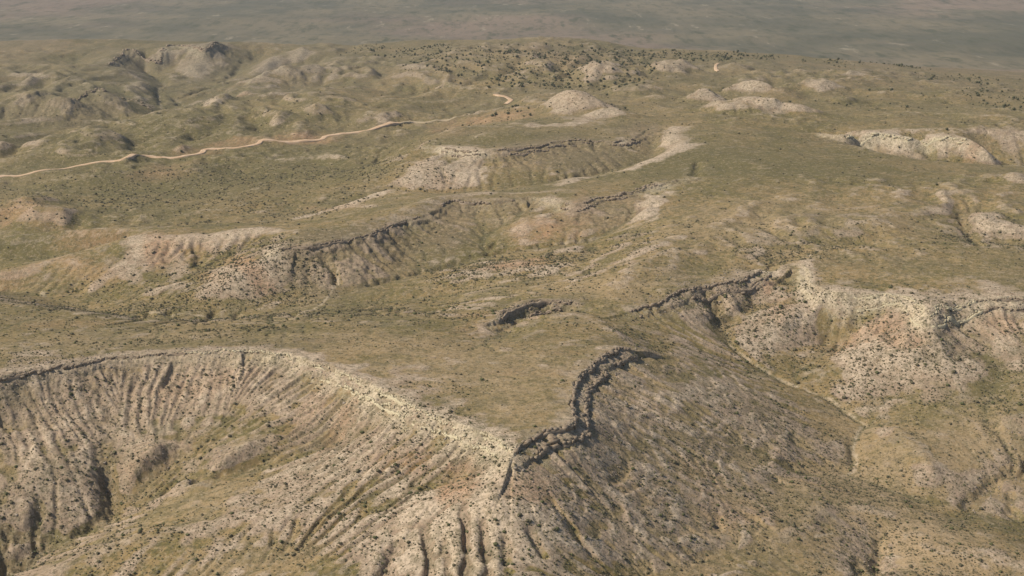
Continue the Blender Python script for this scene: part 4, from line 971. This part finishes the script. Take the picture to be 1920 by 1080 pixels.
# ---- rock: blocks, ledges, boulders, rubble
def block(rs):
    g3 = [(i, j, k_) for i in (-1, 0, 1) for j in (-1, 0, 1) for k_ in (-1, 0, 1) if (i, j, k_) != (0, 0, 0)]
    idx = {p: n for n, p in enumerate(g3)}
    V = np.array(g3, float); l = np.linalg.norm(V, axis=1)
    V = V / (l ** .42)[:, None]; V += rs.standard_normal(V.shape) * .11
    F = []
    for ax in range(3):
        for sg in (-1, 1):
            for a in (-1, 0):
                for b in (-1, 0):
                    q = []
                    for (da, db) in ((0, 0), (1, 0), (1, 1), (0, 1)):
                        p = [0, 0, 0]; p[ax] = sg; p[(ax + 1) % 3] = a + da; p[(ax + 2) % 3] = b + db; q.append(idx[tuple(p)])
                    F.append(q if sg > 0 else q[::-1])
    return V, np.array(F)
BLK = [block(rs0) for _ in range(10)]
def ledge(name, line, f0, f1, offs, size, mat, label, step=2.6, sink=.35, seed=0, hgt=1.0, gap=.1):
    Q = CTRL[line] if isinstance(line, str) else None
    if Q is not None: Pw = np.stack([np.exp(Q[:, 1]) * np.sin(Q[:, 0]), np.exp(Q[:, 1]) * np.cos(Q[:, 0])], 1)
    else: Pw = poly_world(line)[:, :2]
    seg = np.hypot(*(Pw[1:] - Pw[:-1]).T); cum = np.concatenate([[0], np.cumsum(seg)]); L = cum[-1]
    rs = np.random.default_rng(seed + 77); V = []; F = []; off = 0
    mid = np.interp(L * (f0 + f1) / 2, cum, np.arange(len(Pw))); im = int(mid)
    for tier, (o_, hs) in enumerate(offs):
        s_ = L * f0
        while s_ < L * f1:
            sz = size * rs.lognormal(0, .3)
            s_ += sz * step * rs.uniform(.35, .85)
            if perlin(np.float32(s_ / 30.), np.float32(tier * 3.3 + seed), 5) < -.38 + gap: continue
            px = np.interp(s_, cum, Pw[:, 0]); py = np.interp(s_, cum, Pw[:, 1])
            qx = np.interp(s_ + 3, cum, Pw[:, 0]); qy = np.interp(s_ + 3, cum, Pw[:, 1])
            tx, ty = qx - px, qy - py; n_ = math.hypot(tx, ty) + 1e-9; tx /= n_; ty /= n_
            nx, ny = -ty, tx
            if float(samp(BASE, px + nx * 14, py + ny * 14)) > float(samp(BASE, px - nx * 14, py - ny * 14)): nx, ny = -nx, -ny
            oo = o_ + rs.normal(0, .8) + 1.2 * float(perlin(np.float32(s_ / 11.), np.float32(seed), 6))
            # find the steepest spot of the step near here
            cand = oo + np.linspace(-2.5, 2.5, 11)
            hz = samp(H, px + nx * cand, py + ny * cand); kk = int(np.argmin(np.diff(hz))); oo = .5 * (cand[kk] + cand[kk + 1]) + rs.normal(0, .35)
            cx, cy = px + nx * oo, py + ny * oo
            v_, f_ = BLK[rs.integers(10)]
            a = math.atan2(ty, tx) + rs.normal(0, .25); ca, sa = math.cos(a), math.sin(a)
            sx_, sy_, sz_ = sz * rs.uniform(.7, 1.5), sz * rs.uniform(.5, .9), sz * hs * rs.uniform(.5, .95) * hgt
            vx = v_[:, 0] * sx_; vy = v_[:, 1] * sy_
            top = float(samp(H, cx - nx * 1.5, cy - ny * 1.5)); bot = float(samp(H, cx + nx * 1.5, cy + ny * 1.5))
            cz = .5 * (top + bot) + rs.normal(.15, .35) * sz * .4
            sz_ = max(sz_, min(1.0 * size, (top - bot) * .6))
            V.append(np.stack([cx + vx * ca - vy * sa, cy + vx * sa + vy * ca, cz + v_[:, 2] * sz_], 1)); F.append(f_ + off); off += len(v_)
    if not V: return
    # the bedrock bench the blocks break out of
    for o_, hs in offs:
        ss = np.arange(L * f0, L * f1 + 2, 2.0); px = np.interp(ss, cum, Pw[:, 0]); py = np.interp(ss, cum, Pw[:, 1])
        tx = np.gradient(px); ty = np.gradient(py); n_ = np.hypot(tx, ty) + 1e-9; nx, ny = -ty / n_, tx / n_
        if samp(BASE, px + nx * 14, py + ny * 14).mean() > samp(BASE, px - nx * 14, py - ny * 14).mean(): nx, ny = -nx, -ny
        cx, cy = px + nx * (o_ + .6), py + ny * (o_ + .6); hz = samp(H, cx, cy); hl = samp(H, cx + nx * 2.2, cy + ny * 2.2); hu = samp(H, cx - nx * 2.2, cy - ny * 2.2)
        w_ = .9 * size; lo_ = np.minimum(hl, hz) - 2.5; hi_ = np.maximum(hl, hu - .55 * size) - (.8 if size < .65 else .1)
        hi_ = hi_ - size * 1.6 * (1 - sstep(-.25 + gap, .12 + gap, perlin(ss / 30., np.full(len(ss), seed + offs.index((o_, hs)) * 3.3), 5))) + .35 * size * rs.standard_normal(len(ss)); wv = w_ * rs.uniform(.5, 1.3, len(ss))
        ring = [(-1, lo_), (-1, hi_), (1, hi_ - .3), (1, lo_)]
        vv = np.stack([np.stack([cx + nx * wv * a, cy + ny * wv * a, zz_], 1) for a, zz_ in ring], 1).reshape(-1, 3)
        ff = [(4 * i_ + q, 4 * i_ + (q + 1) % 4, 4 * i_ + 4 + (q + 1) % 4, 4 * i_ + 4 + q) for i_ in range(len(ss) - 1) for q in range(4)]
        ff += [(0, 3, 2, 1), (4 * len(ss) - 4, 4 * len(ss) - 3, 4 * len(ss) - 2, 4 * len(ss) - 1)]
        V.append(vv); F.append(np.array(ff) + off); off += len(vv)
    if len(offs) == 2:   # a buried tie between the two tiers
        ce = [V[-2].mean(0), V[-1].mean(0)]; a_ = V[-2][len(V[-2]) // 8 * 4]; b_ = V[-1][len(V[-1]) // 8 * 4]
        tie = np.array([a_ + d for d in ((0, 0, -.5), (.6, 0, -.5), (.6, 0, -1.2), (0, 0, -1.2))] + [b_ + d for d in ((0, 0, -.5), (.6, 0, -.5), (.6, 0, -1.2), (0, 0, -1.2))])
        V.append(tie); F.append(np.array([(0, 1, 2, 3), (7, 6, 5, 4), (0, 4, 5, 1), (1, 5, 6, 2), (2, 6, 7, 3), (3, 7, 4, 0)]) + off); off += 8
    V = np.vstack(V); org = np.array([Pw[im, 0], Pw[im, 1], float(samp(H, Pw[im, 0], Pw[im, 1]))])
    ob = bpy.data.objects.new(name, mesh_from(name, V - org, np.vstack(F), mat)); scene.collection.objects.link(ob); ob.location = org
    ob['label'] = label; ob['category'] = 'rock ledge'
    return ob
ledge('rock_ledge', 'rimB', .0, 1, [(0.4, .8)], 1.05, M_ROCKD, 'upper dark broken rock ledge curving round the east side of the near mesa', seed=1, gap=-.1)
ledge('rock_ledge', 'rimB', .04, 1, [(7.2, .8)], 1.05, M_ROCKD, 'lower dark broken rock ledge below the east edge of the near mesa', seed=2, gap=-.1)
ledge('rock_ledge', 'rimA', .62, .985, [(1.0, .5), (6.0, .5)], .55, M_ROCKP, 'cream limestone ledge along the sunlit rim leading to the mesa point', seed=3, gap=.2)
ledge('rock_ledge', 'rimA', .40, .62, [(0.8, .5)], .5, M_ROCKP, 'thin pale ledge at the top of the bend of the long curved rim', seed=4, gap=.2)
ledge('rock_ledge', 'rimA', .10, .40, [(0.8, .7)], .7, M_ROCKD, 'broken dark ledge along the shaded left end of the long curved rim', seed=5, gap=.05)
ledge('rock_ledge', 'rimC', .30, .62, [(1, .5), (8.5, .6)], .5, M_ROCKP, 'cream banded ledge round the front corner of the right hand mesa', seed=6)
ledge('rock_ledge', 'rimC', .62, .97, [(1, .5), (8.5, .6)], .6, M_ROCKD, 'brown ledge east of the bright corner of the right hand mesa', seed=7)
ledge('rock_ledge', 'rimD', 0, .98, [(.5, .8), (7.5, .8)], .95, M_ROCKD, 'rugged dark ledge above the shaded hollow between the two near mesas', seed=8, gap=.15)
ledge('rock_ledge', 'rimE', .10, .34, [(1, .7), (7.5, .7)], 1.1, M_ROCKD, 'dark broken ledge at the head of the middle canyon', seed=9, gap=.15)
ledge('rock_ledge', 'rimE', .46, .62, [(1, .7)], 1.0, M_ROCKD, 'dark ledge on the knuckle half way along the middle finger mesa', seed=10, gap=.15)
ledge('rock_ledge', 'rimE', .70, .99, [(1, .5)], .8, M_ROCKD, 'thin dark ledge at the tip of the middle finger mesa', seed=11, gap=.15)
ledge('rock_ledge', 'rimH', .28, .9, [(1, .7), (8.5, .6)], 1.1, M_ROCKD, 'long double ledge under the green top of the farther finger mesa', seed=12, gap=.15)
ledge('rock_ledge', 'scarp', .1, .95, [(3, .4)], 1.3, M_ROCKP, 'pale ledge near the top of the white scarp at the right', seed=13, gap=.2)
ledge('rock_ledge', [(940, 596), (950, 586), (970, 576), (995, 569), (1020, 565), (1045, 564), (1070, 568)], 0, 1, [(0, .7)], 0.75, M_ROCKD, 'upper curved ledge behind the near mesa', seed=14, gap=-.4)
ledge('rock_ledge', [(980, 598), (1000, 590), (1025, 584), (1050, 578)], 0, 1, [(0, .7)], 0.7, M_ROCKD, 'short inner ledge in the hollow behind the near mesa', seed=15, gap=-.4)
ledge('rock_ledge', 'M1', 0, .99, [(1, .9)], 1.7, M_ROCKD, 'dark cliff ledge crowning the pale peak at the far upper left', seed=16)
ledge('rock_ledge', 'M6', .3, .95, [(1, .8)], 1.4, M_ROCKD, 'dark ledge on the shaded bluff at the far left', seed=17)
print('ledges', round(time.time() - T0, 1))
# rubble under the dark ledges and loose boulders
x, y, rs = area_pts(90000, 520, 1000, .40, seed=21)
dk_ = samp(DARK, x, y); bd_ = samp(BAND, x, y)
k = rs.uniform(0, 1, len(x)) < np.clip(dk_ * .32 + bd_ * .25, 0, 1) * (1 + .8 * fbm(x / 16, y / 16, 2, 101))
x, y = x[k], y[k]; rad = np.clip(rs.lognormal(-1.35, .42, len(x)), .12, .95)
z = samp(H, x, y)
u, v, vis = sees(x, y, z)
order = np.argsort(-np.where(vis, rad / np.hypot(x, y), 0))
BK = [mesh_from('boulder', vv * [1, .8, .75], ff, M_ROCKG) for vv, ff in BLK[:5]]
for n, i in enumerate(order[:160]):
    if u[i] > 1000 and u[i] < 1420: lab, grp = 'grey brown boulder on the rubble slope under the dark ledges of the near mesa', 'boulders under the dark ledges'
    elif u[i] >= 1420: lab, grp = 'tan boulder below the rim of the right hand mesa', 'boulders below the right mesa rim'
    else: lab, grp = 'brown boulder below the long curved rim of the near mesa', 'boulders below the long curved rim'
    put_single('boulder', BK[n % 5], (x[i], y[i], z[i] + rad[i] * .2), rs.uniform(0, 6.28), (rad[i],) * 3, lab, 'boulder', grp)
P = np.stack([x, y, z + rad * .15], 1)[order[160:]]; S = np.stack([rad, rad * .7], 1)[order[160:]]
scatter('rubble', BLK[:6], P, S, M_ROCKG, 'loose grey brown rubble strewn below the cap rock')
print('rubble', len(x), round(time.time() - T0, 1))

# ---- graded dirt road, seen in three stretches
def road(name, pts, width, mat, label):
    W = poly_world(pts)[:, :2]
    P_ = [W[0]]
    for i in range(len(W) - 1):
        p0, p1, p2, p3 = W[max(i - 1, 0)], W[i], W[i + 1], W[min(i + 2, len(W) - 1)]
        n = max(2, int(np.hypot(*(p2 - p1)) / 4))
        for t in (np.arange(n) + 1) / n:
            P_.append(.5 * (2 * p1 + (p2 - p0) * t + (2 * p0 - 5 * p1 + 4 * p2 - p3) * t * t + (3 * p1 - p0 - 3 * p2 + p3) * t ** 3))
    P_ = np.array(P_); tan = np.gradient(P_, axis=0); tan /= np.hypot(*tan.T)[:, None] + 1e-9
    nrm = np.stack([-tan[:, 1], tan[:, 0]], 1); V = []
    wv = width * (1 + .18 * perlin(np.arange(len(P_)) / 9., np.zeros(len(P_)), 7))
    offs = [-.56, -.5, -.25, 0, .25, .5, .56]
    zz = np.array([samp(H, *(P_ + nrm * (o * wv)[:, None]).T) for o in offs[1:-1]]); zc = zz.max(0)
    kz = np.ones(5) / 5; zc = np.maximum(np.convolve(np.pad(zc, 2, mode='edge'), kz, 'valid'), zc)
    for q, o in enumerate(offs):
        p = P_ + nrm * (o * wv)[:, None]
        z_ = zc * .6 + .4 * samp(H, *p.T) + .35 if 0 < q < 6 else samp(H, *p.T) - 1.2
        if 0 < q < 6: z_ = np.maximum(z_, samp(H, *p.T) + .3)
        V.append(np.stack([p[:, 0], p[:, 1], z_], 1))
    n = len(P_); F = []
    for q in range(6):
        a = q * n + np.arange(n - 1); F.append(np.stack([a, a + 1, a + n + 1, a + n], 1))
    ob = bpy.data.objects.new(name, mesh_from(name, np.vstack(V), np.vstack(F), mat)); scene.collection.objects.link(ob)
    ob['kind'] = 'structure'; ob['label'] = label
road('dirt_road', [(-60,338),(0,331),(60,324),(130,315),(200,303),(232,297),(247,292),(270,292),(300,295),(340,294),(370,289),(381,285),(384,281),(400,279),(440,278),(472,273),(486,269),(490,264),(505,263),(550,267),(590,264),(606,260),(614,255),(660,249),(700,242),(750,232)], 6.5, M_ROAD, 'pale graded dirt road winding along the foot of the hills')
road('dirt_road', [(750,232),(775,229),(800,230),(830,227),(850,222),(880,214)], 4.5, M_TRACK, 'fainter grassy stretch of the dirt road')
road('dirt_road', [(928,177),(938,180),(950,183),(958,187),(955,191),(948,196)], 7, M_ROAD, 'short orange bend of dirt road beside the reddish slope')
road('dirt_road', [(1347,119),(1342,124),(1342,129),(1347,134)], 4.5, M_ROAD, 'short pale piece of dirt road on the far upland')

# ---- air
HZ = np.array([(sx * 95000., sy, sz) for sx in (-1, 1) for sy in (-95000., 95000.) for sz in (-75., 310.)])
HF = np.array([(0,1,3,2),(4,6,7,5),(0,4,5,1),(2,3,7,6),(0,2,6,4),(1,5,7,3)])
hm = bpy.data.materials.new('air'); hm.use_nodes = True; ht = hm.node_tree; ht.nodes.clear()
ho = ht.nodes.new('ShaderNodeOutputMaterial'); hv = ht.nodes.new('ShaderNodeVolumePrincipled')
hv.inputs['Color'].default_value = (.86, .89, .95, 1); hv.inputs['Density'].default_value = 3.7e-5; hv.inputs['Anisotropy'].default_value = 0.1
ht.links.new(hv.outputs[0], ho.inputs['Volume'])
hz = bpy.data.objects.new('haze', mesh_from('haze', HZ, HF, hm)); scene.collection.objects.link(hz)
hz['kind'] = 'stuff'; hz['label'] = 'thin blue grey haze over the distant plain'
print('done', round(time.time() - T0, 1))
